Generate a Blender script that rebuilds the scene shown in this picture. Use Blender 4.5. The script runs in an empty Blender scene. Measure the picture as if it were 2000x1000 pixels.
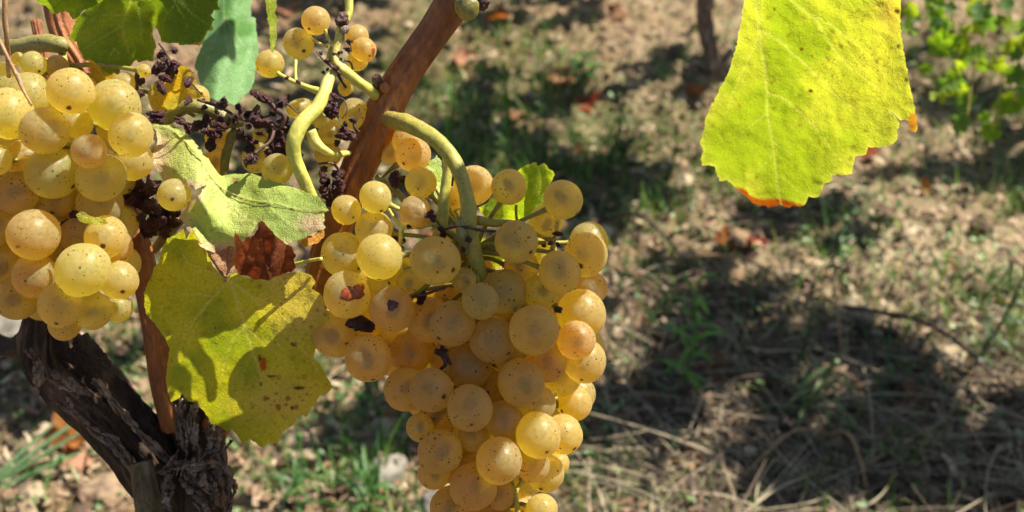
import bpy, math, random
import numpy as np
from mathutils import Vector, Matrix, Quaternion
from mathutils.geometry import delaunay_2d_cdt

random.seed(7); rng = np.random.default_rng(7)
scene = bpy.context.scene
COL = scene.collection
R = math.radians

# ------------------------------------------------------------------ camera
FPX = 1000/math.tan(R(25))                 # focal length in pixels of the 2000 px wide photograph
CAM = Vector((0, 0, 0.85)); PITCH = R(33)
FW = Vector((0, math.cos(PITCH), -math.sin(PITCH)))
UP = Vector((0, math.sin(PITCH), math.cos(PITCH)))
RT = Vector((1, 0, 0))
cd = bpy.data.cameras.new('camera'); cam = bpy.data.objects.new('camera', cd); COL.objects.link(cam)
cam.location = CAM; cam.rotation_euler = (math.pi/2-PITCH, 0, 0)
cd.sensor_width = 36; cd.lens = 18/math.tan(R(25)); cd.clip_start = 0.01; cd.clip_end = 300
cd.dof.use_dof = True; cd.dof.focus_distance = 0.378; cd.dof.aperture_fstop = 14
scene.camera = cam

# ------------------------------------------------------------------ light
SUN = Vector((0.53, 0.20, 0.82)).normalized()
world = bpy.data.worlds.new('World'); scene.world = world; world.use_nodes = True
wn = world.node_tree.nodes; wl = world.node_tree.links
sky = wn.new('ShaderNodeTexSky'); sky.sky_type = 'NISHITA'; sky.sun_disc = False
sky.sun_elevation = math.asin(SUN.z); sky.sun_rotation = math.atan2(SUN.x, SUN.y)
wl.new(sky.outputs[0], wn['Background'].inputs[0]); wn['Background'].inputs[1].default_value = 0.05
ld = bpy.data.lights.new('sun', 'SUN'); ld.energy = 5.0; ld.angle = R(0.53); ld.color = (1, 0.925, 0.79)
lo = bpy.data.objects.new('sun', ld); COL.objects.link(lo); lo.location = (1, 0.5, 3)
lo.rotation_mode = 'QUATERNION'; lo.rotation_quaternion = SUN.to_track_quat('Z', 'Y')
vs = scene.view_settings; vs.view_transform = 'Standard'; vs.look = 'None'; vs.exposure = 1.15; vs.gamma = 1
scene.render.engine = 'CYCLES'
scene.cycles.use_denoising = True
scene.cycles.max_bounces = 10; scene.cycles.transmission_bounces = 8; scene.cycles.transparent_max_bounces = 8
scene.cycles.sample_clamp_indirect = 6

# ------------------------------------------------------------------ coordinates
def P(px, py, d):
    """the world point seen at photo pixel (px,py) at distance d along the optical axis"""
    return CAM + RT*((px-1000)/FPX*d) + UP*((500-py)/FPX*d) + FW*d
def G(px, py, z=0.0):
    r = RT*((px-1000)/FPX) + UP*((500-py)/FPX) + FW
    return CAM + r*((z-CAM.z)/r.z)
def proj(X):
    v = X-CAM; d = v.dot(FW)
    return 1000+FPX*v.dot(RT)/d, 500-FPX*v.dot(UP)/d, d
_RT = np.array(RT); _UP = np.array(UP); _FW = np.array(FW); _CAM = np.array(CAM)
def Pn(px, py, d):
    return _CAM + ((px-1000)/FPX*d)[:, None]*_RT + ((500-py)/FPX*d)[:, None]*_UP + d[:, None]*_FW

# ------------------------------------------------------------------ noise
def _hash(i, j, k):
    n = (i*374761393 + j*668265263 + k*1274126177) & 0xffffffff
    n = ((n ^ (n >> 13))*1274126177) & 0xffffffff
    return ((n ^ (n >> 16)) & 0xffff)/65535.0
def vnoise(p):
    p = np.asarray(p, float); f = np.floor(p); i = f.astype(np.int64); t = p-f; t = t*t*(3-2*t)
    o = 0
    for a in (0, 1):
        for b in (0, 1):
            for c in (0, 1):
                w = (t[:, 0] if a else 1-t[:, 0])*(t[:, 1] if b else 1-t[:, 1])*(t[:, 2] if c else 1-t[:, 2])
                o = o + w*_hash(i[:, 0]+a, i[:, 1]+b, i[:, 2]+c)
    return o*2-1
def fbm(p, s=1.0, o=4, g=0.5):
    p = np.asarray(p, float)*s; r = 0; a = 1; n = 0
    for k in range(o):
        r = r + a*vnoise(p+17.3*k); n += a; a *= g; p = p*2.03
    return r/n
def cells(p, s):
    """distance to the nearest jittered cell point in 2D, and that cell's random value"""
    q = np.asarray(p, float)[:, :2]*s; f = np.floor(q).astype(np.int64); best = np.full(len(q), 9.0); val = np.zeros(len(q))
    for a in (-1, 0, 1):
        for b in (-1, 0, 1):
            ci = f[:, 0]+a; cj = f[:, 1]+b
            x = ci+_hash(ci, cj, ci*0+3); y = cj+_hash(ci, cj, ci*0+8)
            dd = np.hypot(q[:, 0]-x, q[:, 1]-y); m = dd < best
            best = np.where(m, dd, best); val = np.where(m, _hash(ci, cj, ci*0+21), val)
    return best, val
def smooth(a, b, x):
    t = np.clip((x-a)/(b-a), 0, 1); return t*t*(3-2*t)

# ------------------------------------------------------------------ objects
def mesh(name, V, F, smoothed=True, cols=None):
    me = bpy.data.meshes.new(name)
    V = np.asarray(V, dtype=np.float64)
    me.from_pydata([tuple(v) for v in V.tolist()], [], F)
    if smoothed: me.polygons.foreach_set('use_smooth', [True]*len(me.polygons))
    if cols is not None:
        at = me.color_attributes.new('col', 'FLOAT_COLOR', 'POINT')
        c = np.ones((len(V), 4)); c[:, :3] = cols; at.data.foreach_set('color', c.ravel())
    me.update(); return me
def link(name, me, m=None, parent=None, loc=None):
    o = bpy.data.objects.new(name, me); COL.objects.link(o)
    if m is not None and not me.materials: me.materials.append(m)
    if parent is not None: o.parent = parent
    if loc is not None: o.location = loc
    return o
def wob(name, V, F, m, parent=None, cols=None, smoothed=True, origin=None):
    """object from WORLD coordinates, with its origin set where the piece is rooted; parent is an unrotated thing"""
    V = np.asarray(V, dtype=np.float64)
    if origin is None: origin = Vector(V.mean(axis=0))
    pl = Vector((0, 0, 0)); q = parent
    while q is not None: pl = pl + q.location; q = q.parent
    me = mesh(name, V-np.array(origin), F, smoothed, cols)
    return link(name, me, m, parent, Vector(origin)-pl)
def thing(name, label, cat, loc, group=None, kind=None):
    o = bpy.data.objects.new(name, None); COL.objects.link(o); o.location = loc; o.empty_display_size = 0.02
    o['label'] = label; o['category'] = cat
    if group: o['group'] = group
    if kind: o['kind'] = kind
    return o
def tag(o, label=None, cat=None, group=None, kind=None):
    if label: o['label'] = label
    if cat: o['category'] = cat
    if group: o['group'] = group
    if kind: o['kind'] = kind
    return o

def spline(pts, n):
    """Catmull-Rom through rows (x,y,z,r..)"""
    p = np.array([list(q) for q in pts], float); p = np.vstack([2*p[0]-p[1], p, 2*p[-1]-p[-2]])
    out = []
    for i in range(1, len(p)-2):
        for k in range(n):
            t = k/n; a, b, c, d = p[i-1], p[i], p[i+1], p[i+2]
            out.append(0.5*((2*b)+(c-a)*t+(2*a-5*b+4*c-d)*t*t+(-a+3*b-3*c+d)*t**3))
    out.append(p[-2]); return np.array(out)
def tube(pts, seg=10, n=6, disp=None, cap=True):
    """pts rows (Vector, radius) -> verts, faces"""
    S = spline([(*p, r) for p, r in pts], n); C = S[:, :3]; rr = np.maximum(S[:, 3], 1e-5)
    T = np.gradient(C, axis=0); T /= np.linalg.norm(T, axis=1)[:, None]+1e-12
    nrm = np.cross(T[0], [0.3, 0.9, 0.2]); nrm /= np.linalg.norm(nrm)
    ang = np.linspace(0, 2*math.pi, seg, endpoint=False); V = []; L = 0.0
    for i in range(len(C)):
        if i: L += np.linalg.norm(C[i]-C[i-1])
        nrm = nrm-T[i]*nrm.dot(T[i]); nrm /= np.linalg.norm(nrm); b = np.cross(T[i], nrm)
        k = np.full(seg, rr[i])
        if disp is not None: k = k+disp(ang, L, rr[i])
        V.append(C[i]+(np.cos(ang)*k)[:, None]*nrm+(np.sin(ang)*k)[:, None]*b)
    V = np.vstack(V); F = []
    for i in range(len(C)-1):
        for j in range(seg):
            a = i*seg+j; b2 = i*seg+(j+1) % seg
            F.append((a, b2, b2+seg, a+seg))
    if cap:
        V = np.vstack([V, C[0], C[-1]]); c0 = len(V)-2; e = (len(C)-1)*seg
        for j in range(seg):
            F.append((c0, (j+1) % seg, j)); F.append((c0+1, e+j, e+(j+1) % seg))
    return V, F
def pt(px, py, d, rpx): return (P(px, py, d), rpx/FPX*d)
def merge(parts):
    V = []; F = []; n = 0
    for v, f in parts:
        V.append(v); F += [tuple(i+n for i in q) for q in f]; n += len(v)
    return np.vstack(V), F

# ------------------------------------------------------------------ materials
def mat(name):
    m = bpy.data.materials.new(name); m.use_nodes = True
    return m, m.node_tree.nodes, m.node_tree.links, m.node_tree.nodes['Principled BSDF']
def N(ns, t, **kw):
    n = ns.new(t)
    for k, v in kw.items():
        if k in n.inputs: n.inputs[k].default_value = v
        else: setattr(n, k, v)
    return n
def ramp(ns, ls, src, stops):
    r = ns.new('ShaderNodeValToRGB'); e = r.color_ramp.elements
    while len(e) > 1: e.remove(e[-1])
    e[0].position = stops[0][0]; e[0].color = (*stops[0][1], 1)
    for p, c in stops[1:]:
        x = e.new(p); x.color = (*c, 1)
    ls.new(src, r.inputs[0]); return r.outputs[0]
def mix(ns, ls, f, a, b, mode='MIX'):
    m = ns.new('ShaderNodeMix'); m.data_type = 'RGBA'; m.blend_type = mode
    for s, i in ((f, 0), (a, 6), (b, 7)):
        if isinstance(s, (int, float)): m.inputs[i].default_value = s
        elif isinstance(s, tuple): m.inputs[i].default_value = (*s, 1)
        else: ls.new(s, m.inputs[i])
    return m.outputs[2]
def maths(ns, ls, op, a, b=None, clamp=False):
    m = ns.new('ShaderNodeMath'); m.operation = op; m.use_clamp = clamp
    for s, i in ((a, 0), (b, 1)):
        if s is None: continue
        if isinstance(s, (int, float)): m.inputs[i].default_value = s
        else: ls.new(s, m.inputs[i])
    return m.outputs[0]
def bump(ns, ls, h, strength, dist):
    b = ns.new('ShaderNodeBump'); b.inputs['Strength'].default_value = strength; b.inputs['Distance'].default_value = dist
    ls.new(h, b.inputs['Height']); return b.outputs[0]

def grape_material():
    m, ns, ls, bs = mat('grape_skin')
    tc = ns.new('ShaderNodeTexCoord'); oi = ns.new('ShaderNodeObjectInfo')
    off = ns.new('ShaderNodeVectorMath'); off.operation = 'MULTIPLY_ADD'
    comb = ns.new('ShaderNodeCombineXYZ')
    for i, k in enumerate((37.0, 61.0, 23.0)): ls.new(maths(ns, ls, 'MULTIPLY', oi.outputs['Random'], k), comb.inputs[i])
    va = ns.new('ShaderNodeVectorMath'); va.operation = 'ADD'; ls.new(tc.outputs['Object'], va.inputs[0]); ls.new(comb.outputs[0], va.inputs[1])
    n1 = N(ns, 'ShaderNodeTexNoise', Scale=1.6, Detail=4.0, Roughness=0.6); ls.new(va.outputs[0], n1.inputs['Vector'])
    n2 = N(ns, 'ShaderNodeTexNoise', Scale=7.0, Detail=5.0, Roughness=0.7); ls.new(va.outputs[0], n2.inputs['Vector'])
    base = mix(ns, ls, maths(ns, ls, 'MULTIPLY', n1.outputs[0], 0.55), oi.outputs['Color'], (0.88, 0.66, 0.08))
    # pale waxy bloom, patchy
    bl = ramp(ns, ls, n2.outputs[0], [(0.35, (0, 0, 0)), (0.72, (1, 1, 1))])
    base = mix(ns, ls, maths(ns, ls, 'MULTIPLY', bl, 0.10), base, (0.85, 0.66, 0.22))
    # brown freckles, clustered
    vo = N(ns, 'ShaderNodeTexVoronoi', Scale=6.5); vo.feature = 'F1'; ls.new(va.outputs[0], vo.inputs['Vector'])
    n3 = N(ns, 'ShaderNodeTexNoise', Scale=1.3, Detail=2.0); ls.new(va.outputs[0], n3.inputs['Vector'])
    sepc = ns.new('ShaderNodeSeparateColor'); ls.new(vo.outputs['Color'], sepc.inputs[0])
    size = maths(ns, ls, 'MULTIPLY', maths(ns, ls, 'SUBTRACT', maths(ns, ls, 'MULTIPLY', n3.outputs[0], 0.48), 0.165, True), maths(ns, ls, 'POWER', sepc.outputs[0], 1.6))
    size = maths(ns, ls, 'MULTIPLY', size, 2.9)
    fr = maths(ns, ls, 'SUBTRACT', size, vo.outputs['Distance']); fr = maths(ns, ls, 'MULTIPLY', fr, 30.0, True)
    base = mix(ns, ls, maths(ns, ls, 'MULTIPLY', fr, 0.8), base, (0.10, 0.035, 0.008))
    # stylar scar at the -Z pole
    sd = ns.new('ShaderNodeVectorMath'); sd.operation = 'DISTANCE'; sd.inputs[1].default_value = (0, 0, -1)
    wv = ns.new('ShaderNodeVectorMath'); wv.operation = 'MULTIPLY_ADD'; ls.new(n2.outputs['Color'], wv.inputs[0]); wv.inputs[1].default_value = (0.16, 0.16, 0.16)
    ls.new(tc.outputs['Object'], wv.inputs[2]); ls.new(wv.outputs[0], sd.inputs[0])
    sc = maths(ns, ls, 'MULTIPLY', maths(ns, ls, 'SUBTRACT', maths(ns, ls, 'ADD', 0.085, maths(ns, ls, 'MULTIPLY', oi.outputs['Random'], 0.09)), sd.outputs['Value']), 14.0, True)
    base = mix(ns, ls, sc, base, (0.035, 0.012, 0.006))
    halo = maths(ns, ls, 'MULTIPLY', maths(ns, ls, 'SUBTRACT', 0.42, sd.outputs['Value']), 2.2, True)
    base = mix(ns, ls, maths(ns, ls, 'MULTIPLY', halo, 0.30), base, (0.45, 0.24, 0.06))
    keep = mix(ns, ls, maths(ns, ls, 'MULTIPLY', maths(ns, ls, 'SUBTRACT', 1.0, maths(ns, ls, 'MAXIMUM', sc, maths(ns, ls, 'MULTIPLY', fr, .8))), 0.05), base, (0.95, 0.89, 0.74))
    ls.new(mix(ns, ls, 0.0, keep, (0.92, 0.84, 0.66)), bs.inputs['Base Color'])
    bs.inputs['Subsurface Weight'].default_value = 1.0; bs.inputs['Subsurface Anisotropy'].default_value = 0.75
    bs.inputs['Subsurface Radius'].default_value = (1.0, 0.55, 0.08); bs.inputs['Subsurface Scale'].default_value = 0.0085
    bs.inputs['IOR'].default_value = 1.38
    bs.inputs['Specular IOR Level'].default_value = 0.6; bs.inputs['Specular Tint'].default_value = (1, 0.95, 0.85, 1)
    ro = maths(ns, ls, 'ADD', maths(ns, ls, 'MULTIPLY', bl, 0.18), 0.27); ls.new(ro, bs.inputs['Roughness'])
    bs.inputs['Sheen Weight'].default_value = 0.12; bs.inputs['Sheen Roughness'].default_value = 0.45
    bs.inputs['Sheen Tint'].default_value = (1, 0.92, 0.8, 1)
    nb = bump(ns, ls, maths(ns, ls, 'ADD', n2.outputs[0], maths(ns, ls, 'MULTIPLY', n1.outputs[0], 2.0)), 0.2, 0.0004); ls.new(nb, bs.inputs['Normal'])
    bs.inputs['Transmission Weight'].default_value = 0.68
    tr = ns.new('ShaderNodeBsdfTranslucent'); ls.new(mix(ns, ls, 1.0, base, (1.02, 0.995, 0.6), 'MULTIPLY'), tr.inputs['Color']); ls.new(nb, tr.inputs['Normal'])
    df = ns.new('ShaderNodeBsdfDiffuse'); df.inputs[0].default_value = (0.95, 0.86, 0.64, 1)      # waxy bloom
    m1 = ns.new('ShaderNodeMixShader'); m1.inputs[0].default_value = 0.50
    ls.new(bs.outputs[0], m1.inputs[1]); ls.new(tr.outputs[0], m1.inputs[2])
    m2 = ns.new('ShaderNodeMixShader'); clean = maths(ns, ls, 'SUBTRACT', 1.0, maths(ns, ls, 'MAXIMUM', sc, fr), True)
    ls.new(maths(ns, ls, 'MULTIPLY', maths(ns, ls, 'ADD', maths(ns, ls, 'MULTIPLY', bl, 0.14), 0.035), clean), m2.inputs[0])
    ls.new(maths(ns, ls, 'MULTIPLY', clean, 0.84), bs.inputs['Transmission Weight'])
    ls.new(m1.outputs[0], m2.inputs[1]); ls.new(df.outputs[0], m2.inputs[2]); ls.new(m2.outputs[0], ns['Material Output'].inputs[0])
    return m

def leaf_material(name, transl, tertiary=0.35, gloss=0.5, warm=(1.25, 1.2, 0.45)):
    m, ns, ls, bs = mat(name)
    at = ns.new('ShaderNodeVertexColor'); at.layer_name = 'col'
    geo = ns.new('ShaderNodeNewGeometry')
    tc = ns.new('ShaderNodeTexCoord')
    wn_ = N(ns, 'ShaderNodeTexNoise', Scale=260.0, Detail=3.0); ls.new(tc.outputs['Object'], wn_.inputs['Vector'])
    wp = ns.new('ShaderNodeVectorMath'); wp.operation = 'MULTIPLY_ADD'; wp.inputs[1].default_value = (0.002,)*3
    ls.new(wn_.outputs['Color'], wp.inputs[0]); ls.new(tc.outputs['Object'], wp.inputs[2])
    vo = N(ns, 'ShaderNodeTexVoronoi', Scale=520.0); vo.feature = 'DISTANCE_TO_EDGE'; ls.new(wp.outputs[0], vo.inputs['Vector'])
    vo2 = N(ns, 'ShaderNodeTexVoronoi', Scale=1500.0); vo2.feature = 'DISTANCE_TO_EDGE'; ls.new(wp.outputs[0], vo2.inputs['Vector'])
    net = ramp(ns, ls, vo.outputs['Distance'], [(0.0, (1, 1, 1)), (0.10, (0, 0, 0))])
    net2 = ramp(ns, ls, vo2.outputs['Distance'], [(0.0, (1, 1, 1)), (0.14, (0, 0, 0))])
    ntt = maths(ns, ls, 'ADD', net, maths(ns, ls, 'MULTIPLY', net2, 0.5), True)
    nz = N(ns, 'ShaderNodeTexNoise', Scale=900.0, Detail=3.0, Roughness=0.7); ls.new(tc.outputs['Object'], nz.inputs['Vector'])
    c = mix(ns, ls, maths(ns, ls, 'MULTIPLY', ntt, tertiary), at.outputs[0], (0.55, 0.55, 0.12), 'MULTIPLY')
    c = mix(ns, ls, 0.35 if tertiary > 0.2 else 0.18, c, ramp(ns, ls, nz.outputs[0], [(0.3, (0.62, 0.62, 0.62)), (0.7, (1.3, 1.3, 1.3))]), 'MULTIPLY')
    ls.new(c, bs.inputs['Base Color']); bs.inputs['Roughness'].default_value = 0.75-0.3*gloss
    bs.inputs['Specular IOR Level'].default_value = gloss
    h = maths(ns, ls, 'SUBTRACT', maths(ns, ls, 'MULTIPLY', nz.outputs[0], 0.6), maths(ns, ls, 'MULTIPLY', ntt, 0.7))
    nb = bump(ns, ls, h, 0.6, 0.0004); ls.new(nb, bs.inputs['Normal'])
    tr = ns.new('ShaderNodeBsdfTranslucent'); ls.new(mix(ns, ls, 1.0, c, warm, 'MULTIPLY'), tr.inputs['Color']); ls.new(nb, tr.inputs['Normal'])
    mx = ns.new('ShaderNodeMixShader'); mx.inputs[0].default_value = transl
    ls.new(bs.outputs[0], mx.inputs[1]); ls.new(tr.outputs[0], mx.inputs[2]); ls.new(mx.outputs[0], ns['Material Output'].inputs[0])
    return m

def stem_material(name, a, b, c, freckle=0.5, sss=0.2):
    m, ns, ls, bs = mat(name); tc = ns.new('ShaderNodeTexCoord')
    n1 = N(ns, 'ShaderNodeTexNoise', Scale=60.0, Detail=4.0, Roughness=0.6); ls.new(tc.outputs['Object'], n1.inputs['Vector'])
    n2 = N(ns, 'ShaderNodeTexNoise', Scale=420.0, Detail=4.0, Roughness=0.7); ls.new(tc.outputs['Object'], n2.inputs['Vector'])
    col = ramp(ns, ls, n1.outputs[0], [(0.3, a), (0.52, b), (0.72, c)])
    vo = N(ns, 'ShaderNodeTexVoronoi', Scale=650.0); ls.new(tc.outputs['Object'], vo.inputs['Vector'])
    f = maths(ns, ls, 'MULTIPLY', maths(ns, ls, 'SUBTRACT', maths(ns, ls, 'MULTIPLY', n1.outputs[0], 0.42), vo.outputs['Distance']), 14.0, True)
    col = mix(ns, ls, maths(ns, ls, 'MULTIPLY', f, freckle), col, (0.06, 0.03, 0.012))
    col = mix(ns, ls, 0.6, col, ramp(ns, ls, n2.outputs[0], [(0.3, (0.6, 0.6, 0.6)), (0.7, (1.25, 1.25, 1.25))]), 'MULTIPLY')
    ls.new(col, bs.inputs['Base Color']); bs.inputs['Roughness'].default_value = 0.5
    bs.inputs['Subsurface Weight'].default_value = sss; bs.inputs['Subsurface Radius'].default_value = (1, 0.8, 0.2); bs.inputs['Subsurface Scale'].default_value = 0.002
    ls.new(bump(ns, ls, n2.outputs[0], 0.5, 0.0007), bs.inputs['Normal'])
    return m

def bark_material(name, cols, scale=70.0, bstr=1.0, bd=0.003, rough=0.85):
    m, ns, ls, bs = mat(name); tc = ns.new('ShaderNodeTexCoord')
    mp = ns.new('ShaderNodeMapping'); ls.new(tc.outputs['Object'], mp.inputs['Vector']); mp.inputs['Scale'].default_value = (1, 1, 0.28)
    mp.inputs['Rotation'].default_value = (0.3, 0.5, 0)
    n1 = N(ns, 'ShaderNodeTexNoise', Scale=scale, Detail=6.0, Roughness=0.65); ls.new(mp.outputs[0], n1.inputs['Vector'])
    n2 = N(ns, 'ShaderNodeTexNoise', Scale=scale*6, Detail=5.0, Roughness=0.7); ls.new(mp.outputs[0], n2.inputs['Vector'])
    col = ramp(ns, ls, n1.outputs[0], [(0.3, cols[0]), (0.48, cols[1]), (0.62, cols[2]), (0.75, cols[3])])
    col = mix(ns, ls, 0.7, col, ramp(ns, ls, n2.outputs[0], [(0.32, (0.5, 0.5, 0.5)), (0.7, (1.35, 1.35, 1.35))]), 'MULTIPLY')
    ls.new(col, bs.inputs['Base Color']); bs.inputs['Roughness'].default_value = rough
    h = maths(ns, ls, 'ADD', n1.outputs[0], maths(ns, ls, 'MULTIPLY', n2.outputs[0], 0.4))
    ls.new(bump(ns, ls, h, bstr, bd), bs.inputs['Normal'])
    return m

def vcol_material(name, rough=0.8, transl=0.0, spec=0.3, nscale=200.0, namt=0.5, bstr=0.4, bd=0.002):
    m, ns, ls, bs = mat(name); at = ns.new('ShaderNodeVertexColor'); at.layer_name = 'col'
    tc = ns.new('ShaderNodeTexCoord'); nz = N(ns, 'ShaderNodeTexNoise', Scale=nscale, Detail=5.0, Roughness=0.65); ls.new(tc.outputs['Object'], nz.inputs['Vector'])
    c = mix(ns, ls, namt, at.outputs[0], ramp(ns, ls, nz.outputs[0], [(0.3, (0.55, 0.55, 0.55)), (0.7, (1.4, 1.4, 1.4))]), 'MULTIPLY')
    ls.new(c, bs.inputs['Base Color']); bs.inputs['Roughness'].default_value = rough; bs.inputs['Specular IOR Level'].default_value = spec
    ls.new(bump(ns, ls, nz.outputs[0], bstr, bd), bs.inputs['Normal'])
    if transl:
        tr = ns.new('ShaderNodeBsdfTranslucent'); ls.new(mix(ns, ls, 1.0, c, (1.3, 1.3, 0.5), 'MULTIPLY'), tr.inputs['Color'])
        mx = ns.new('ShaderNodeMixShader'); mx.inputs[0].default_value = transl
        ls.new(bs.outputs[0], mx.inputs[1]); ls.new(tr.outputs[0], mx.inputs[2]); ls.new(mx.outputs[0], ns['Material Output'].inputs[0])
    return m

M_GRAPE = grape_material()
M_LEAF = leaf_material('vine_leaf_backlit', 0.62)
M_LEAF_SOFT = leaf_material('vine_leaf_thin', 0.62, 0.16, 0.4)
M_LEAF_TOP = leaf_material('vine_leaf_upper_side', 0.30, 0.25, 0.55)
M_LEAF_DRY = leaf_material('dry_leaf', 0.40, 0.6, 0.2, (1.3, 0.9, 0.6))
M_VEIN = leaf_material('leaf_vein', 0.65, 0.0, 0.3, (1.6, 1.6, 1.2))
M_STEM = stem_material('green_stalk', (0.21, 0.20, 0.03), (0.34, 0.31, 0.05), (0.38, 0.25, 0.08), 0.6)
M_STEM_Y = stem_material('yellow_green_stalk', (0.42, 0.42, 0.06), (0.58, 0.54, 0.12), (0.62, 0.52, 0.20), 0.3, 0.4)
M_OLIVE = stem_material('olive_stalk', (0.13, 0.12, 0.03), (0.22, 0.20, 0.05), (0.30, 0.26, 0.09), 0.6)
M_CANE = bark_material('cane_bark', [(0.15, 0.040, 0.009), (0.28, 0.088, 0.022), (0.40, 0.145, 0.040), (0.50, 0.23, 0.085)], 90, 0.9, 0.002, 0.5)
M_BARK = bark_material('old_bark', [(0.016, 0.009, 0.005), (0.052, 0.030, 0.018), (0.12, 0.072, 0.043), (0.22, 0.15, 0.10)], 80, 1.0, 0.005)
M_STRIP = bark_material('peeling_bark', [(0.09, 0.05, 0.03), (0.22, 0.14, 0.095), (0.38, 0.28, 0.21), (0.56, 0.47, 0.39)], 160, 1.0, 0.003)
M_WOOD = bark_material('cut_wood', [(0.06, 0.045, 0.02), (0.13, 0.10, 0.05), (0.20, 0.16, 0.09), (0.28, 0.23, 0.14)], 150, 0.9, 0.002)
M_RAISIN = bark_material('shrivelled_skin', [(0.035, 0.012, 0.014), (0.085, 0.028, 0.030), (0.17, 0.06, 0.06), (0.28, 0.14, 0.13)], 350, 0.7, 0.002, 0.30)
M_TWIG = bark_material('dry_twig', [(0.03, 0.012, 0.010), (0.07, 0.030, 0.02), (0.12, 0.06, 0.04), (0.2, 0.1, 0.06)], 400, 0.6, 0.001, 0.6)
M_TAN = bark_material('tan_twig', [(0.20, 0.10, 0.045), (0.36, 0.20, 0.09), (0.45, 0.27, 0.13), (0.5, 0.33, 0.18)], 300, 0.6, 0.001, 0.6)
M_WOUND = bark_material('grape_wound', [(0.10, 0.02, 0.006), (0.28, 0.055, 0.012), (0.38, 0.09, 0.016), (0.46, 0.14, 0.03)], 900, 0.3, 0.001, 0.3)
M_GROUND = None
M_STUFF = vcol_material('dead_plant_matter', 0.75, 0.0, 0.3, 300)
M_GREEN = vcol_material('small_green_leaves', 0.45, 0.35, 0.5, 300, 0.3, 0.2, 0.001)
M_CLOD = vcol_material('soil_clod', 0.95, 0.0, 0.1, 160, 0.55, 0.8, 0.004)
M_STONE = vcol_material('stone', 0.85, 0.0, 0.3, 60, 0.5, 0.6, 0.004)

# ================================================================== GROUND
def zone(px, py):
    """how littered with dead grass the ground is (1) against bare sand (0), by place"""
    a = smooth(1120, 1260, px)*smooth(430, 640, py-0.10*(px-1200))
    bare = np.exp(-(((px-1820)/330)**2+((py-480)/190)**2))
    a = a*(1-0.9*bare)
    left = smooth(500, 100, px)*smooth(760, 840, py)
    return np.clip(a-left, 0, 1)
def projn(X):
    v = X-_CAM; d = np.maximum(v@_FW, 0.05)
    return 1000+FPX*(v@_RT)/d, 500-FPX*(v@_UP)/d
def axis(a, b, st, far):
    inner = np.arange(a, b, st); out = [inner]; g = st; x = a; lo = []
    while x > -far: g *= 1.22; x -= g; lo.append(x)
    g = st; x = inner[-1]; hi = []
    while x < far: g *= 1.22; x += g; hi.append(x)
    return np.array(lo[::-1]+list(inner)+hi)
gx = axis(-1.5, 1.6, 0.0085, 90); gy = axis(0.25, 3.4, 0.0085, 90)
XX, YY = np.meshgrid(gx, gy); gp = np.stack([XX.ravel(), YY.ravel(), 0*XX.ravel()], 1)
def ground_h(p):
    h = 0.034*fbm(p, 1.7, 3)+0.016*fbm(p+5, 9, 3)
    c1, v1 = cells(p[:, :2]+0.012*np.stack([fbm(p, 30, 2), fbm(p+9, 30, 2)], 1), 28); h = h+0.021*v1*smooth(0.62, 0.1, c1)
    c2, v2 = cells(p[:, :2]+0.5, 62); h = h+0.010*v2*smooth(0.6, 0.1, c2)
    return h-0.01
gz = ground_h(gp); gp[:, 2] = gz
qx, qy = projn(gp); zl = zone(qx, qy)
nA = fbm(gp, 5, 4); nB = fbm(gp+31, 22, 3); nC = fbm(gp+77, 2.2, 3)
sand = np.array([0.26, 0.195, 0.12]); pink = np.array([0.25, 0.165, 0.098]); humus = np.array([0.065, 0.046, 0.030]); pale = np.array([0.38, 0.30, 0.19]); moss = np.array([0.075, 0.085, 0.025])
def lerp(a, b, t): return a*(1-t[:, None])+b*t[:, None]
gc = lerp(np.tile(sand, (len(gp), 1)), pink, smooth(-0.05, 0.35, nA+0.25*smooth(1500, 900, qx)-0.1))
gc = lerp(gc, pale, smooth(0.05, 0.5, nB)*0.6)
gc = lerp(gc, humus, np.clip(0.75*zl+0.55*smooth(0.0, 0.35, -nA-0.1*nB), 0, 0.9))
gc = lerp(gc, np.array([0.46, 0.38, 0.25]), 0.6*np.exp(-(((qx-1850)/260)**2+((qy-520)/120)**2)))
gc = lerp(gc, moss, smooth(0.0, 0.4, nC)*0.6)
nx, ny = len(gx), len(gy)
ii, jj = np.meshgrid(np.arange(nx-1), np.arange(ny-1)); a0 = (jj*nx+ii).ravel()
gf = np.stack([a0, a0+1, a0+1+nx, a0+nx], 1).tolist()
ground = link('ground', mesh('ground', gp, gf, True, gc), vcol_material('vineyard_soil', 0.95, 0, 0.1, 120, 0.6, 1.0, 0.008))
tag(ground, kind='structure')

def hz(x, y): return ground_h(np.array([[x, y, 0.0]]))[0]
def sample_px(n, dens, box=(-350, 2350, -260, 1250)):
    px = rng.uniform(box[0], box[1], n); py = rng.uniform(box[2], box[3], n)
    k = rng.uniform(0, 1, n) < dens(px, py); px, py = px[k], py[k]
    r = ((px-1000)/FPX)[:, None]*_RT+((500-py)/FPX)[:, None]*_UP+_FW
    t = -CAM.z/r[:, 2]; X = _CAM+r*t[:, None]; X[:, 2] = 0; X[:, 2] = ground_h(X); return X, px, py

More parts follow.
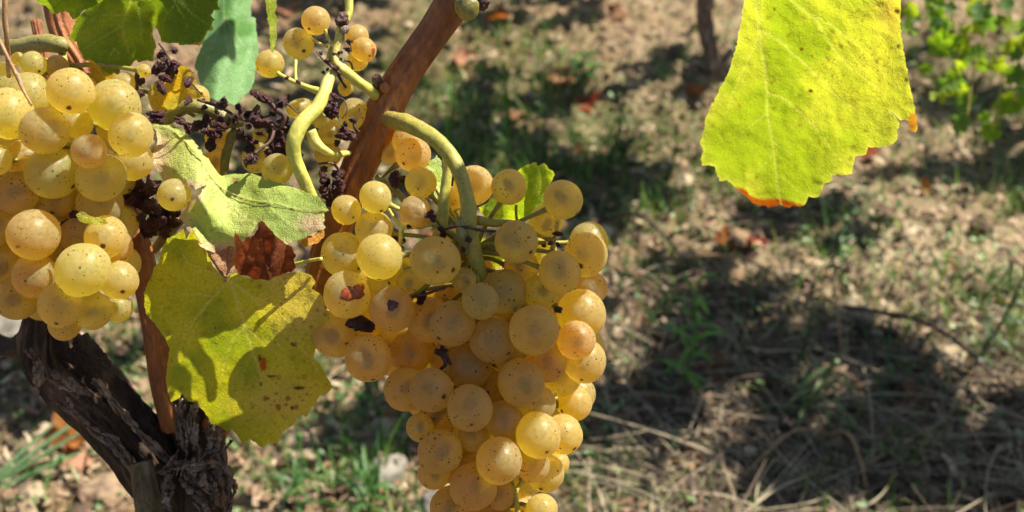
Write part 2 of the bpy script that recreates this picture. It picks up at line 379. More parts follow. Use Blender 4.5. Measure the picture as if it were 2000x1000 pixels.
def ribbons(B, az, el, L, W, droop, bend, col, K=6, taper=1.0):
    n = len(B); t = np.linspace(0, 1, K)[None, :]
    d = np.stack([np.cos(az), np.sin(az), 0*az], 1); s = np.stack([-np.sin(az), np.cos(az), 0*az], 1)
    al = (L*np.cos(el))[:, None]*t; zz = (L*np.sin(el))[:, None]*t-(L*droop)[:, None]*t**2.2; sd = (L*bend)[:, None]*t**2
    C = B[:, None, :]+d[:, None, :]*al[..., None]+s[:, None, :]*sd[..., None]; C[..., 2] += zz
    w = W[:, None]*0.5*(1-taper*t**1.6)*np.minimum(1, 0.55+3*t); w = np.maximum(w, 0.0001)
    tilt = rng.uniform(-0.9, 0.9, n); off = s*np.cos(tilt)[:, None]; off[:, 2] = np.sin(tilt)
    V = np.stack([C-off[:, None, :]*w[..., None], C+off[:, None, :]*w[..., None]], 2).reshape(-1, 3)
    base = (np.arange(n)*K*2)[:, None]+(np.arange(K-1)*2)[None, :]; base = base.ravel()
    F = np.stack([base, base+1, base+3, base+2], 1).tolist()
    cc = np.repeat(col, K*2, 0); return V, F, cc
def pick(cols, n, jit=0.2):
    c = np.array(cols)[rng.integers(0, len(cols), n)]; return c*(1+rng.uniform(-jit, jit, (n, 1)))

# dead grass lying about
STRAW = [(0.32, 0.26, 0.17), (0.20, 0.15, 0.10), (0.13, 0.095, 0.065), (0.07, 0.05, 0.036), (0.38, 0.32, 0.21), (0.16, 0.115, 0.08)]
B, px, py = sample_px(30000, lambda x, y: 0.04+0.55*zone(x, y)+0.05*smooth(700, 900, y))
n = len(B); B[:, 2] += rng.uniform(0, 0.022, n)*(0.3+zone(px, py))
az = np.where(rng.uniform(0, 1, n) < 0.5, rng.normal(-0.5, 0.45, n), rng.uniform(0, 6.28, n)); az = az+np.pi*(rng.uniform(0, 1, n) < 0.5)
V, F, cc = ribbons(B, az, rng.uniform(-0.02, 0.20, n), rng.uniform(0.03, 0.17, n)*(0.6+0.5*smooth(300, 900, py)), rng.uniform(0.0008, 0.0026, n), rng.uniform(0, 0.2, n), rng.normal(0, 0.28, n), pick(STRAW, n), 6, 0.6)
o = link('dead_grass', mesh('dead_grass', V, F, False, cc), M_STUFF); tag(o, kind='stuff')
# litter: broken bark and leaf scraps
B, px, py = sample_px(34000, lambda x, y: 0.5+0.3*zone(x, y)); n = len(B)
V, F, cc = ribbons(B+np.array([0, 0, 0.005]), rng.uniform(0, 6.28, n), rng.uniform(-0.1, 0.8, n), rng.uniform(0.008, 0.028, n), rng.uniform(0.003, 0.012, n), rng.uniform(0, 0.5, n), rng.normal(0, 0.3, n),
                   pick([(0.20, 0.12, 0.08), (0.30, 0.19, 0.12), (0.40, 0.29, 0.2), (0.10, 0.065, 0.05), (0.20, 0.13, 0.07), (0.44, 0.35, 0.23)], n), 4, 0.7)
o = link('leaf_litter', mesh('leaf_litter', V, F, False, cc), M_STUFF); tag(o, kind='stuff')
# grass
def gd(x, y):
    v = 0.13+0.0*x
    for cx, cy, sx, sy, a in ((960, 250, 130, 160, .9), (1180, 330, 120, 60, .6), (720, 960, 120, 50, .3), (1230, 700, 80, 90, .12), (1950, 640, 110, 90, .5), (1230, 380, 90, 50, .7),
                              (1060, 150, 90, 60, .6), (230, 700, 60, 70, .3), (480, 900, 60, 80, .15), (1180, 960, 80, 60, .4), (2000, 300, 60, 100, .5), (1250, 500, 60, 60, .25), (1440, 350, 60, 50, .5)):
        v = v+a*np.exp(-((x-cx)/sx)**2-((y-cy)/sy)**2)
    return v*1.35*(1-0.35*zone(x, y))*(1-0.75*smooth(620, 420, x)*smooth(720, 820, y))
B, px, py = sample_px(90000, gd); kk = rng.uniform(-0.2, 1, len(B)) < 1.6*smooth(-0.15, 0.35, fbm(B*np.array([1, 1, 0])+40, 9, 3)); B = B[kk]; px = px[kk]; py = py[kk]; n = len(B)
GREENS = [(0.06, 0.16, 0.025), (0.09, 0.22, 0.03), (0.04, 0.10, 0.02), (0.13, 0.25, 0.05), (0.24, 0.28, 0.09), (0.07, 0.17, 0.05)]
V, F, cc = ribbons(B, rng.uniform(0, 6.28, n), rng.uniform(0.7, 1.5, n), rng.gamma(3, 0.013, n)+0.012, rng.uniform(0.0014, 0.0040, n), rng.uniform(0, 0.6, n), rng.normal(0, 0.2, n), pick(GREENS, n), 6, 0.95)
o = link('grass', mesh('grass', V, F, False, cc), M_GREEN); tag(o, kind='stuff')
# low round-leaved ground cover
def cd_(x, y):
    v = 0.09+0.0*x
    for cx, cy, sx, sy, a in ((1700, 480, 90, 90, .8), (1900, 560, 80, 70, .5), (1290, 430, 110, 40, .5), (1580, 460, 60, 60, .4), (1240, 260, 160, 100, .15), (700, 760, 70, 60, .7), (640, 900, 110, 80, .3), (250, 720, 60, 90, .8),
                              (880, 300, 90, 120, .35), (1500, 30, 120, 40, .3), (1480, 560, 90, 50, .15), (1700, 120, 80, 80, .2), (1900, 700, 120, 60, .3), (600, 100, 120, 120, .3), (1150, 850, 60, 80, .3)):
        v = v+a*np.exp(-((x-cx)/sx)**2-((y-cy)/sy)**2)
    return v
B, px, py = sample_px(34000, cd_); n = len(B)
B[:, 2] += rng.uniform(0.004, 0.028, n); rr = rng.uniform(0.002, 0.0062, n)
az = rng.uniform(0, 6.28, n); nr = rng.normal(0, 0.45, (n, 3))+np.array([0, 0, 1]); nr /= np.linalg.norm(nr, axis=1)[:, None]
e1 = np.cross(nr, np.stack([np.cos(az), np.sin(az), 0*az], 1)); e1 /= np.linalg.norm(e1, axis=1)[:, None]; e2 = np.cross(nr, e1)
ang = np.linspace(0, 2*np.pi, 8, endpoint=False); ra = np.array([1.3, 1.0, .8, .85, .9, .85, .8, 1.0])
ring = B[:, None]+rr[:, None, None]*(e1[:, None]*(np.cos(ang)*ra)[None, :, None]+e2[:, None]*(np.sin(ang)*ra*0.8)[None, :, None]+nr[:, None]*0.25)
V = np.concatenate([B[:, None], ring], 1).reshape(-1, 3); b = np.arange(n)*9
F = np.concatenate([np.stack([b, b+1+k, b+1+(k+1) % 8], 1) for k in range(8)]).tolist()
cc = np.repeat(pick([(0.10, 0.20, 0.05), (0.16, 0.27, 0.09), (0.07, 0.13, 0.04), (0.24, 0.32, 0.14), (0.13, 0.19, 0.05)], n), 9, 0)
o = link('ground_cover', mesh('ground_cover', V, F, True, cc), M_GREEN); tag(o, kind='stuff')
# crumbs and clods of soil
import bmesh
def ico(sub):
    bm = bmesh.new(); bmesh.ops.create_icosphere(bm, subdivisions=sub, radius=1); v = np.array([q.co[:] for q in bm.verts]); f = np.array([[x.index for x in q.verts] for q in bm.faces]); bm.free(); return v, f
def lumps(B, r, cols, sub, flat=0.75, rough=0.35):
    v0, f0 = ico(sub); n = len(B); m = len(v0); S = rng.uniform(0.7, 1.3, (n, 1, 3))*np.array([1, 1, flat])
    q = v0[None]*S; a = rng.uniform(0, 6.28, n); ca, sa = np.cos(a)[:, None], np.sin(a)[:, None]
    q = np.stack([q[..., 0]*ca-q[..., 1]*sa, q[..., 0]*sa+q[..., 1]*ca, q[..., 2]], -1)
    nn = fbm((v0[None]*1.3+rng.uniform(0, 90, (n, 1, 3))).reshape(-1, 3), 1, 3).reshape(n, m, 1)
    q = q*(1+rough*nn*1.6)
    V = (B[:, None]+q*r[:, None, None]).reshape(-1, 3); F = (f0[None]+(np.arange(n)*m)[:, None, None]).reshape(-1, 3).tolist()
    return V, F, np.repeat(cols, m, 0)
SOIL = [(0.27, 0.20, 0.125), (0.25, 0.165, 0.10), (0.15, 0.105, 0.07), (0.40, 0.32, 0.21), (0.08, 0.055, 0.038), (0.33, 0.235, 0.145)]
cl = lambda x, y: (0.5-0.35*zone(x, y))+0.5*smooth(500, 100, x)*smooth(700, 900, y)
B, px, py = sample_px(16000, cl); V, F, cc = lumps(B, rng.gamma(3, 0.0011, len(B))+0.0015, pick(SOIL, len(B)), 1)
o = link('soil_crumbs', mesh('soil_crumbs', V, F, False, cc), M_CLOD); tag(o, kind='stuff')
B, px, py = sample_px(1500, cl); V, F, cc = lumps(B, rng.gamma(3, 0.0024, len(B))+0.005, pick(SOIL, len(B)), 3, 0.7, 0.45)
o = link('soil_clods', mesh('soil_clods', V, F, True, cc), M_CLOD); tag(o, kind='stuff')

# stones one can tell apart
for px, py, r, c, lab in ((742, 948, 46, (0.24, 0.22, 0.18), 'rounded pale grey stone behind green grass below the big bunch'),
                          (850, 985, 48, (0.20, 0.18, 0.155), 'grey flat stone at the bottom edge beside the bunch tip'),
                          (590, 862, 34, (0.34, 0.23, 0.17), 'pinkish stone lying just right of the hanging leaf tip'),
                          (668, 870, 30, (0.32, 0.23, 0.16), 'tan stone between the hanging leaf and the grapes'),
                          (146, 912, 30, (0.33, 0.16, 0.10), 'reddish stone on sandy soil left of the trunk'),
                          (35, 655, 45, (0.20, 0.18, 0.15), 'grey brown stone at the left edge under the grapes'),
                          (70, 975, 26, (0.30, 0.22, 0.14), 'large sandy clod at the bottom left corner'),
                          (205, 955, 42, (0.26, 0.18, 0.115), 'crumbly tan clod beside the old trunk')):
    p = G(px, py); d = proj(p)[2]; rm = r/FPX*d
    V, F, cc = lumps(np.array([[p.x, p.y, hz(p.x, p.y)+rm*0.25]]), np.array([rm]), np.array([c]), 4, 0.6, 0.3)
    o = wob('stone', V, F, M_STONE, None, cc, True, (p.x, p.y, hz(p.x, p.y))); tag(o, lab, 'stone', 'stones on the soil')

# dry leaves crumpled into the litter, too many to count
# fallen leaves
def leaf_shape(n=44, seed=0):
    th = np.linspace(0, 2*np.pi, n, endpoint=False)
    r = 0.60+0.40*np.abs(np.cos(2.5*th))**0.7; r = r*(1-0.35*np.exp(-((th-np.pi)/0.25)**2)); r = r+0.05*np.sin(th*17+seed)+0.03*np.sin(th*29+seed*2)
    return th, r
def loose_leaf(name, c, e1, e2, size, curl, cols, m, parent=None, seed=0, rings=6, n=44):
    th, r = leaf_shape(n, seed); nr = e1.cross(e2); V = []; F = []
    c_ = np.array(c); a = np.array(e1); b = np.array(e2); k = np.array(nr)
    for i in range(rings+1):
        s = (i/rings)
        x = r*s*np.cos(th)*size; y = r*s*np.sin(th)*size
        z = curl*size*(s**2)*(np.cos(2*th+seed)*0.6+0.5)+size*0.10*fbm(np.stack([x/size*3+seed*7, y/size*3, 0*x], 1), 1, 3)
        V.append(c_+x[:, None]*a+y[:, None]*b+z[:, None]*k)
    V = np.vstack(V)
    for i in range(rings):
        for j in range(n): F.append((i*n+j, i*n+(j+1) % n, (i+1)*n+(j+1) % n, (i+1)*n+j))
    q = fbm((V-c_)/size*4+seed*5, 1, 3); s = np.repeat(np.arange(rings+1)/rings, n)
    c0, c1 = np.array(cols[0]), np.array(cols[1]); t = smooth(-0.3, 0.5, q+0.5*s-0.3)
    return wob(name, V, F, m, parent, lerp(np.tile(c0, (len(V), 1)), c1, t), True, c)
RED = ((0.42, 0.10, 0.05), (0.25, 0.06, 0.03)); ORG = ((0.55, 0.22, 0.06), (0.32, 0.11, 0.04)); BRN = ((0.36, 0.20, 0.11), (0.20, 0.10, 0.06)); PNK = ((0.60, 0.32, 0.22), (0.40, 0.18, 0.10))
FL = ((1148, 200, 27, RED, 'deep red fallen leaf lying on soil right of the brown cane'), (1092, 163, 22, PNK, 'pinkish fallen leaf above the deep red one'), (1118, 147, 15, ORG, 'small orange fallen leaf among green blades'),
      (1132, 302, 13, RED, 'tiny red fallen leaf above the small green leaf'), (1416, 478, 22, ORG, 'orange red fallen leaf below the browned leaf tip'), (1476, 490, 17, RED, 'dark red scrap of leaf beside the orange red one'),
      (975, 52, 26, ORG, 'orange brown fallen leaf near the top of the cane'), (905, 130, 24, PNK, 'pale pink fallen leaf just right of the cane'), (1800, 378, 17, ORG, 'orange fallen leaf right of the yellow green leaf'),
      (1690, 322, 24, RED, 'rusty fallen leaf beside the toothed edge of the yellow green leaf'), (1355, 185, 18, ORG, 'orange fallen leaf beside the yellow green leaf\'s left edge'), (150, 875, 50, ORG, 'large orange dry leaf behind the old trunk'),
      (1790, 800, 40, BRN, 'brown dry leaf in the shaded dead grass at right'), (1400, 745, 30, BRN, 'brown leaf lying in the dead grass between two weeds'), (1205, 40, 20, BRN, 'brown curled leaf near the top edge'),
      (560, 40, 24, PNK, 'pale curled dead leaf behind the small top cluster'), (1340, 915, 26, ORG, 'tan orange leaf in the dead grass at the bottom'), (1010, 240, 16, PNK, 'small pink leaf scrap among grass right of the cane'))
for k, (px, py, r, cl_, lab) in enumerate(FL):
    p = G(px, py); d = proj(p)[2]; z = hz(p.x, p.y)+0.010; a = random.uniform(0, 6.28)
    nrm = Vector((random.uniform(-.5, .5), random.uniform(-.7, .1), 1)).normalized(); e1 = nrm.cross(Vector((math.cos(a), math.sin(a), 0))).normalized(); e2 = nrm.cross(e1)
    o = loose_leaf('fallen_leaf', Vector((p.x, p.y, z)), e1, e2, r/FPX*d*1.15, 0.45, cl_, M_LEAF_DRY, None, k+1); tag(o, lab, 'leaf', 'fallen leaves')

# ------------------------------------------------------------------ weeds and tufts
def blade(name, b, az, el, L, W, droop, bend, col, parent, K=9):
    t = np.linspace(0, 1, K); d = np.array([math.cos(az), math.sin(az), 0]); s = np.array([-math.sin(az), math.cos(az), 0])
    C = np.array(b)+d*(L*math.cos(el)*t)[:, None]+s*(L*bend*t*t)[:, None]; C[:, 2] += L*math.sin(el)*t-L*droop*t**2.2
    w = (W*0.5*np.sin(np.pi*np.clip(0.12+0.88*t, 0, 1))**0.7)[:, None]; V = np.empty((K*3, 3)); V[0::3] = C-s*w+[0, 0, W*0.15]; V[1::3] = C; V[2::3] = C+s*w+[0, 0, W*0.15]
    F = []
    for i in range(K-1):
        a = i*3; F += [(a, a+1, a+4, a+3), (a+1, a+2, a+5, a+4)]
    return wob(name, V, F, M_GREEN, parent, np.tile(np.array(col)*random.uniform(.8, 1.2), (len(V), 1)), True, b)
def weed(px, py, hpx, lab, nl, Lpx, Wpx, col, lean=(0, 0), el=(0.1, 0.9), droop=(0.2, 0.7), stemr=2.5, group='weeds on the vineyard floor', start=0.15, cat='weed', name='weed'):
    p = G(px, py); p.z = hz(p.x, p.y)-0.004; d = proj(p)[2]; u = d/FPX; H = hpx*u/math.cos(PITCH)
    t = thing(name, lab, cat, p, group)
    tp = Vector((p.x+lean[0]*H, p.y+lean[1]*H, p.z+H)); mid = (p+tp)/2+Vector((0.04*H, 0, 0))
    V, F = tube([(p, stemr*u), (mid, stemr*.8*u), (tp, stemr*.4*u)], 8, 6)
    wob('stem', V, F, M_GREEN, t, np.tile(np.array(col)*0.9, (len(V), 1)), True, p)
    for i in range(nl):
        f = start+(1-start)*(i+0.5)/nl; b = p*(1-f)**2+2*mid*f*(1-f)+tp*f*f
        L = Lpx*u*random.uniform(0.6, 1.1)*(1.15-0.5*f); blade('leaf', b, i*2.4+random.uniform(-.4, .4), random.uniform(*el), L, Wpx*u*random.uniform(.8, 1.2), random.uniform(*droop), random.uniform(-.2, .2), col, t)
    return t
weed(1330, 765, 225, 'upright bright green weed with narrow leaves, right of the big bunch', 22, 95, 11, (0.12, 0.28, 0.03), (0.02, 0.0))
weed(1556, 720, 150, 'thin weed with tiny leaves halfway across the dead grass', 16, 34, 7, (0.12, 0.17, 0.04), (0.05, 0.05), stemr=3)
weed(1880, 740, 250, 'tall dark weed with short side leaves near the right edge', 24, 60, 9, (0.05, 0.11, 0.04), (0.22, 0.0), stemr=3.5)
weed(1600, 560, 150, 'slim dark stemmed weed below the yellow green leaf', 12, 34, 8, (0.06, 0.12, 0.04), (0.25, 0.1), stemr=2.5, start=0.5)
weed(1545, 830, 130, 'arching tuft with long pale green blades in the bottom dead grass', 26, 150, 7, (0.15, 0.21, 0.07), (0.35, 0.0), (0.2, 1.0), (0.4, 0.9), 3)
weed(985, 330, 190, 'upright bright green grass weed right of the curved stalk', 14, 60, 9, (0.07, 0.20, 0.02), (0.0, 0.0), (0.9, 1.4), (0, .3))
weed(1130, 160, 60, 'leafy green weed at the top centre', 14, 55, 14, (0.07, 0.19, 0.03), (0.1, 0.0), (0.2, 0.9), (0, .5))
weed(1185, 320, 190, 'thin dark grass stem standing in the upper centre', 7, 40, 6, (0.07, 0.14, 0.04), (0.12, 0.0), (0.9, 1.3), (0, .4))
weed(1060, 330, 170, 'slender grass stem left of the tiny red leaf', 7, 40, 6, (0.06, 0.13, 0.04), (-0.05, 0.0), (0.9, 1.3), (0, .4))
weed(1300, 360, 120, 'short grass weed on sandy soil left of the yellow green leaf', 8, 40, 7, (0.08, 0.16, 0.05), (0.1, 0.0), (0.7, 1.3), (0, .4))
weed(870, 330, 150, 'grass stems close behind the curved green stalk', 9, 70, 7, (0.09, 0.20, 0.04), (0.1, 0), (0.9, 1.4), (0, .3))
weed(720, 1010, 120, 'green tuft in front of the rounded grey stone', 22, 120, 9, (0.07, 0.17, 0.04), (0.05, 0), (0.5, 1.4), (0.1, .8))
weed(580, 1000, 70, 'low green tuft right of the trunk', 10, 100, 9, (0.06, 0.14, 0.04), (0.0, 0), (0.4, 1.2), (0.1, .8))
weed(1960, 690, 80, 'short pale green tuft at the right edge', 16, 60, 8, (0.20, 0.26, 0.08), (0.1, 0), (0.5, 1.3), (0, .5))
t = thing('grass_tuft', 'pale green grass blades crossing the sandy soil left of the trunk', 'grass tuft', G(-60, 985), 'weeds on the vineyard floor')
for a_, e_, L_ in ((0.62, 0.45, 330), (0.50, 0.42, 300), (0.75, 0.5, 240), (0.35, 0.35, 260), (1.3, 0.7, 160)):
    u = proj(t.location)[2]/FPX; blade('blade', t.location, a_, e_, L_*u, 13*u, 0.12, 0.05, (0.15, 0.26, 0.12), t, 12)
# long dry stems lying across the dead grass
for x0, y0, x1, y1, w, lab in ((1290, 520, 1620, 640, 4, 'long tan dry stem across the shaded dead grass'), (1640, 640, 2010, 830, 5, 'long dark dry stem running to the right edge'), (1600, 560, 1640, 730, 4, 'pale bent dry stalk standing below the slim weed'),
                         (1170, 430, 1340, 540, 5, 'brown dry stem beside the big bunch'), (1440, 960, 1650, 880, 3, 'pale straw curved across the bottom'), (1610, 870, 1700, 1000, 4, 'pale straw stalk at the bottom right')):
    a = G(x0, y0); b = G(x1, y1); a.z = hz(a.x, a.y)+0.02; b.z = hz(b.x, b.y)+0.02; m_ = (a+b)/2+Vector((0, 0.01, 0.035)); u = proj(m_)[2]/FPX
    V, F = tube([(a, w*u), (m_, w*.8*u), (b, w*.4*u)], 7, 8)
    o = wob('dry_stem', V, F, M_TAN if w != 5 else M_TWIG, None, None, True, a); tag(o, lab, 'dry stem', 'dry stems on the ground')
# ================================================================== THE VINE
base = Vector((P(400, 1000, .46).x+0.01, 0.37, 0)); base.z = hz(base.x, base.y)
vine = thing('grapevine', 'old grapevine with dark bark trunk, reddish brown canes and green leaves at left', 'grapevine', base)

def bark_disp(seed, amp, k1=5, k2=13):
    ph = np.random.default_rng(seed).uniform(0, 6.28, 4)
    def f(ang, L, r):
        q = np.stack([np.cos(ang)*1.6+seed, np.sin(ang)*1.6, np.full_like(ang, L*9)], 1)
        w = ang+0.9*vnoise(q*0.8)+L*5
        s = 0.55*(1-np.abs(np.sin(w*k1/2+ph[0])))+0.35*(1-np.abs(np.sin(w*k2/2+ph[1]+3*vnoise(q*1.5))))
        q2 = np.stack([np.cos(ang)*7+seed, np.sin(ang)*7, np.full_like(ang, L*38)], 1)
        q3 = np.stack([np.cos(w)*16+seed, np.sin(w)*16, np.full_like(ang, L*45)], 1)
        return r*amp*(s-0.4+0.8*fbm(q, 1.0, 3)+0.55*fbm(q2, 1.0, 3)+0.5*fbm(q3, 1.0, 3))
    return f
# trunk (right limb), seen from the fork down to the soil
lower = P(395, 1010, .455)
V, F = tube([pt(352, 735, .440, 34), pt(372, 800, .445, 42), pt(396, 880, .450, 44), pt(392, 1000, .455, 52), (lower+(base-lower)*0.3, 0.014), (lower+(base-lower)*0.65, 0.019), (base+Vector((0, 0, -0.03)), 0.024)], 96, 26, bark_disp(3, 0.32))
wob('trunk', V, F, M_BARK, vine, None, True, base)
# old arm going up left to the head of the vine
V, F = tube([pt(415, 1080, .475, 60), pt(352, 985, .462, 60), pt(290, 890, .452, 60), pt(215, 800, .444, 62), pt(145, 735, .438, 66), pt(98, 690, .434, 60), pt(92, 640, .43, 48), pt(96, 600, .43, 40)], 96, 24, bark_disp(8, 0.34))
wob('arm', V, F, M_BARK, vine, None, True, P(350, 985, .462))
V, F = tube([pt(60, 660, .45, 18), pt(20, 680, .46, 18), pt(-60, 640, .47, 14), pt(-160, 600, .48, 12)], 48, 14, bark_disp(12, 0.3))
wob('arm', V, F, M_BARK, vine, None, True, P(60, 660, .45))
# sawn spur
V, F = tube([pt(300, 1060, .432, 27), pt(290, 990, .430, 25), pt(279, 920, .427, 23), pt(276, 902, .427, 21)], 40, 14, bark_disp(5, 0.16))
wob('pruned_spur', V, F, M_WOOD, vine, None, True, P(300, 1060, .432))
# knobbly pale shoot behind the arm
V, F = tube([pt(150, 655, .46, 11), pt(195, 700, .465, 14), pt(235, 765, .465, 13), pt(275, 815, .465, 14), pt(318, 832, .462, 15), pt(330, 858, .46, 15), pt(345, 880, .46, 10)], 28, 14, lambda a, L, r: r*0.55*vnoise(np.stack([np.cos(a)*1.4, np.sin(a)*1.4, np.full_like(a, L*90)], 1)))
tag(wob('knotted_shoot', V, F, M_STRIP, vine), 'pale knobbly dried shoot behind the arm')
# peeling bark strips
st = random.Random(4)
def strip(pts, w, seed):
    S = spline([(*P(x, y, d), 0) for x, y, d in pts], 10)[:, :3]; n = len(S); r = np.random.default_rng(seed)
    T = np.gradient(S, axis=0); T /= np.linalg.norm(T, axis=1)[:, None]; s = np.cross(T, _FW); s /= np.linalg.norm(s, axis=1)[:, None]
    t = np.linspace(0, 1, n); wd = w/FPX*.20*(0.15+np.sin(np.pi*t)**0.5)*(1+0.9*vnoise(np.stack([t*16, 0*t+seed, 0*t], 1)))
    curl = 0.5*vnoise(np.stack([t*5, 0*t+seed*3, 0*t], 1)); V = []
    for k in (-1, -.5, 0, .5, 1):
        V.append(S+s*(wd*k)[:, None]-_FW*((1-abs(k))*wd*0.5+curl*wd*k+0.0011*vnoise(np.stack([t*30, 0*t+k*3, 0*t+seed], 1)))[:, None])
    V = np.stack(V, 1).reshape(-1, 3); F = [(i*5+j, i*5+j+1, i*5+j+6, i*5+j+5) for i in range(n-1) for j in range(4)]
    o = wob('bark_strip', V, F, M_STRIP, vine); sm = o.modifiers.new('thickness', 'SOLIDIFY'); sm.thickness = 0.0007
STR = [([(430, 830, .43), (425, 870, .425), (418, 905, .423), (432, 940, .425), (440, 1000, .43)], 9), ([(440, 850, .432), (436, 900, .43), (446, 950, .43), (436, 1010, .43)], 7),
       ([(318, 918, .425), (345, 905, .422), (372, 915, .42), (410, 905, .42), (448, 915, .425)], 8), ([(330, 925, .424), (322, 960, .424), (335, 1000, .424)], 13), ([(368, 925, .421), (392, 940, .421), (415, 958, .421), (425, 985, .422)], 11),
       ([(395, 880, .424), (380, 900, .42), (372, 925, .42)], 6), ([(350, 935, .423), (375, 960, .423), (392, 1000, .425)], 10), ([(405, 900, .42), (398, 930, .419), (410, 960, .421)], 8), ([(340, 890, .425), (330, 912, .424), (316, 925, .425)], 6),
       ([(120, 780, .415), (170, 830, .42), (230, 880, .425), (280, 950, .43)], 8), ([(180, 740, .414), (240, 800, .42), (300, 870, .428), (330, 900, .43)], 8), ([(90, 720, .413), (130, 745, .412), (180, 775, .415)], 10), ([(60, 680, .414), (80, 720, .413), (70, 760, .418)], 7),
       ([(375, 790, .422), (382, 830, .42), (380, 880, .42)], 6), ([(405, 830, .425), (412, 860, .423), (405, 890, .423)], 7), ([(355, 780, .424), (352, 830, .424), (362, 880, .424)], 6), ([(420, 890, .422), (447, 920, .424), (452, 955, .428)], 8), ([(385, 960, .421), (400, 985, .422), (395, 1020, .424)], 9)]
for k, (p_, w_) in enumerate(STR):
    strip(p_, w_, k+1)
    for e in range(2): strip([(x+st.uniform(-14, 14), y+st.uniform(-12, 12), d-st.uniform(-.003, .002)) for x, y, d in p_], w_*st.uniform(.35, .8), k*3+40+e)

# canes
def cane_disp(seed): return lambda a, L, r: r*(0.045*np.sin(a*11+seed+3*vnoise(np.stack([0*a+L*20, 0*a, 0*a+seed], 1)))+0.09*fbm(np.stack([np.cos(a)*3+seed, np.sin(a)*3, np.full_like(a, L*50)], 1), 1, 4)+0.03*vnoise(np.stack([np.cos(a)*9+seed, np.sin(a)*9, np.full_like(a, L*9)], 1)))
def cane(pts, lab=None, m=M_CANE, s=1):
    V, F = tube([pt(*q) for q in pts], 80, 14, cane_disp(s)); o = wob('cane', V, F, m, vine, None, True, P(*pts[0][:3])); tag(o, lab); return o
cane([(385, 880, .45, 34), (440, 800, .445, 32), (545, 690, .432, 31), (610, 590, .424, 31), (640, 490, .418, 31), (672, 400, .413, 31), (706, 315, .410, 33), (745, 235, .407, 36), (762, 192, .405, 33), (800, 130, .403, 31), (850, 60, .402, 31), (886, 5, .401, 34), (925, -60, .40, 31), (990, -180, .395, 28), (1080, -380, .39, 26)], 'thick reddish brown cane slanting up to the right', s=2)
cane([(345, 830, .445, 30), (318, 740, .436, 25), (302, 640, .43, 24), (284, 540, .426, 24), (262, 450, .423, 24), (235, 350, .422, 23), (205, 230, .422, 24), (165, 135, .42, 25), (128, 70, .42, 27), (108, -10, .418, 26), (90, -120, .41, 25)], 'brown cane behind the left bunch', s=5)
cane([(96, 610, .44, 20), (92, 450, .445, 15), (90, 250, .445, 12), (88, 130, .44, 11), (70, 40, .44, 10)], None, s=9)
# node with dead bud and cut stub
def lump(name, x, y, d, r, m, seed, parent=vine, sq=(1, 1, 1), sub=4, rough=.25):
    v0, f0 = ico(sub); q = v0*np.array(sq)*(1+rough*fbm(v0*1.7+seed*3.1, 1, 4)[:, None]*1.6)*r/FPX*d+np.array(P(x, y, d)); return wob(name, q, f0.tolist(), m, parent, None, True, P(x, y, d))
lump('cane_node', 750, 222, .4065, 37, M_CANE, 11, sq=(1.0, .9, 1.1), rough=.12); lump('bud', 737, 160, .398, 12, M_TWIG, 2, sq=(.9, .9, 1.3)); lump('bud', 752, 172, .398, 11, M_CANE, 5); lump('cane_stub', 912, 14, .388, 24, M_OLIVE, 3, sq=(1.0, .8, 1.05), rough=.12); lump('cane_stub', 942, 4, .391, 15, M_TWIG, 7)
# olive side shoot and thin twigs at left
def twig(pts, m, name='twig', parent=vine, seg=12, n=8, rough=.08, lab=None):
    V, F = tube([pt(*q) for q in pts], seg, n, lambda a, L, r: r*rough*2*fbm(np.stack([np.cos(a)*1.5, np.sin(a)*1.5, np.full_like(a, L*150)], 1), 1, 2))
    return tag(wob(name, V, F, m, parent, None, True, P(*pts[0][:3])), lab)
twig([(-30, 92, .415, 16), (30, 92, .412, 16), (85, 84, .408, 17), (118, 88, .406, 16), (132, 90, .407, 11)], M_OLIVE, 'side_shoot')
twig([(10, -20, .36, 5), (10, 40, .362, 5.5), (14, 80, .365, 5), (17, 150, .375, 4)], M_TAN)
twig([(-20, 45, .345, 3.5), (0, 82, .345, 4), (30, 142, .345, 3.6), (33, 146, .345, 5), (45, 175, .345, 3.2), (62, 206, .345, 2.4)], M_TAN)
# stalks and spurs in the middle
twig([(310, 245, .40, 12), (335, 225, .398, 14), (365, 207, .396, 14), (395, 210, .396, 13), (425, 222, .398, 13), (446, 236, .40, 14), (470, 240, .405, 9)], M_OLIVE, 'side_shoot')
twig([(462, 255, .402, 10), (448, 275, .403, 10), (440, 310, .405, 9), (438, 345, .407, 8)], M_OLIVE, 'side_shoot')
twig([(300, 490, .43, 8), (325, 460, .428, 10), (345, 440, .425, 8), (362, 425, .424, 5)], M_OLIVE, 'side_shoot'); twig([(285, 455, .43, 8), (320, 452, .427, 9)], M_OLIVE, 'side_shoot')

# ------------------------------------------------------------------ grapes
def sphere_mesh(nu=40, nv=26):
    V = [(0, 0, 1)]; F = []
    for i in range(1, nv):
        a = math.pi*i/nv
        for j in range(nu): b = 2*math.pi*j/nu; V.append((math.sin(a)*math.cos(b), math.sin(a)*math.sin(b), math.cos(a)))
    V.append((0, 0, -1)); V = np.array(V)
    V *= (1+0.012*fbm(V, 1.3, 2))[:, None]; V[:, 2] *= 1.03
    for j in range(nu): F.append((0, 1+j, 1+(j+1) % nu))
    for i in range(nv-2):
        for j in range(nu): a = 1+i*nu+j; b = 1+i*nu+(j+1) % nu; F.append((a, a+nu, b+nu, b))
    l = len(V)-1; e = 1+(nv-2)*nu
    for j in range(nu): F.append((l, e+(j+1) % nu, e+j))
    return V, F
_sv, _sf = sphere_mesh()
GMS = []
for k in range(6):
    v_ = _sv*(1+0.045*fbm(_sv+k*9.0, 0.9, 2)+0.012*fbm(_sv+k*5.0, 3.5, 2))[:, None]; g_ = mesh('grape', v_, _sf); g_.materials.append(M_GRAPE); GMS.append(g_)
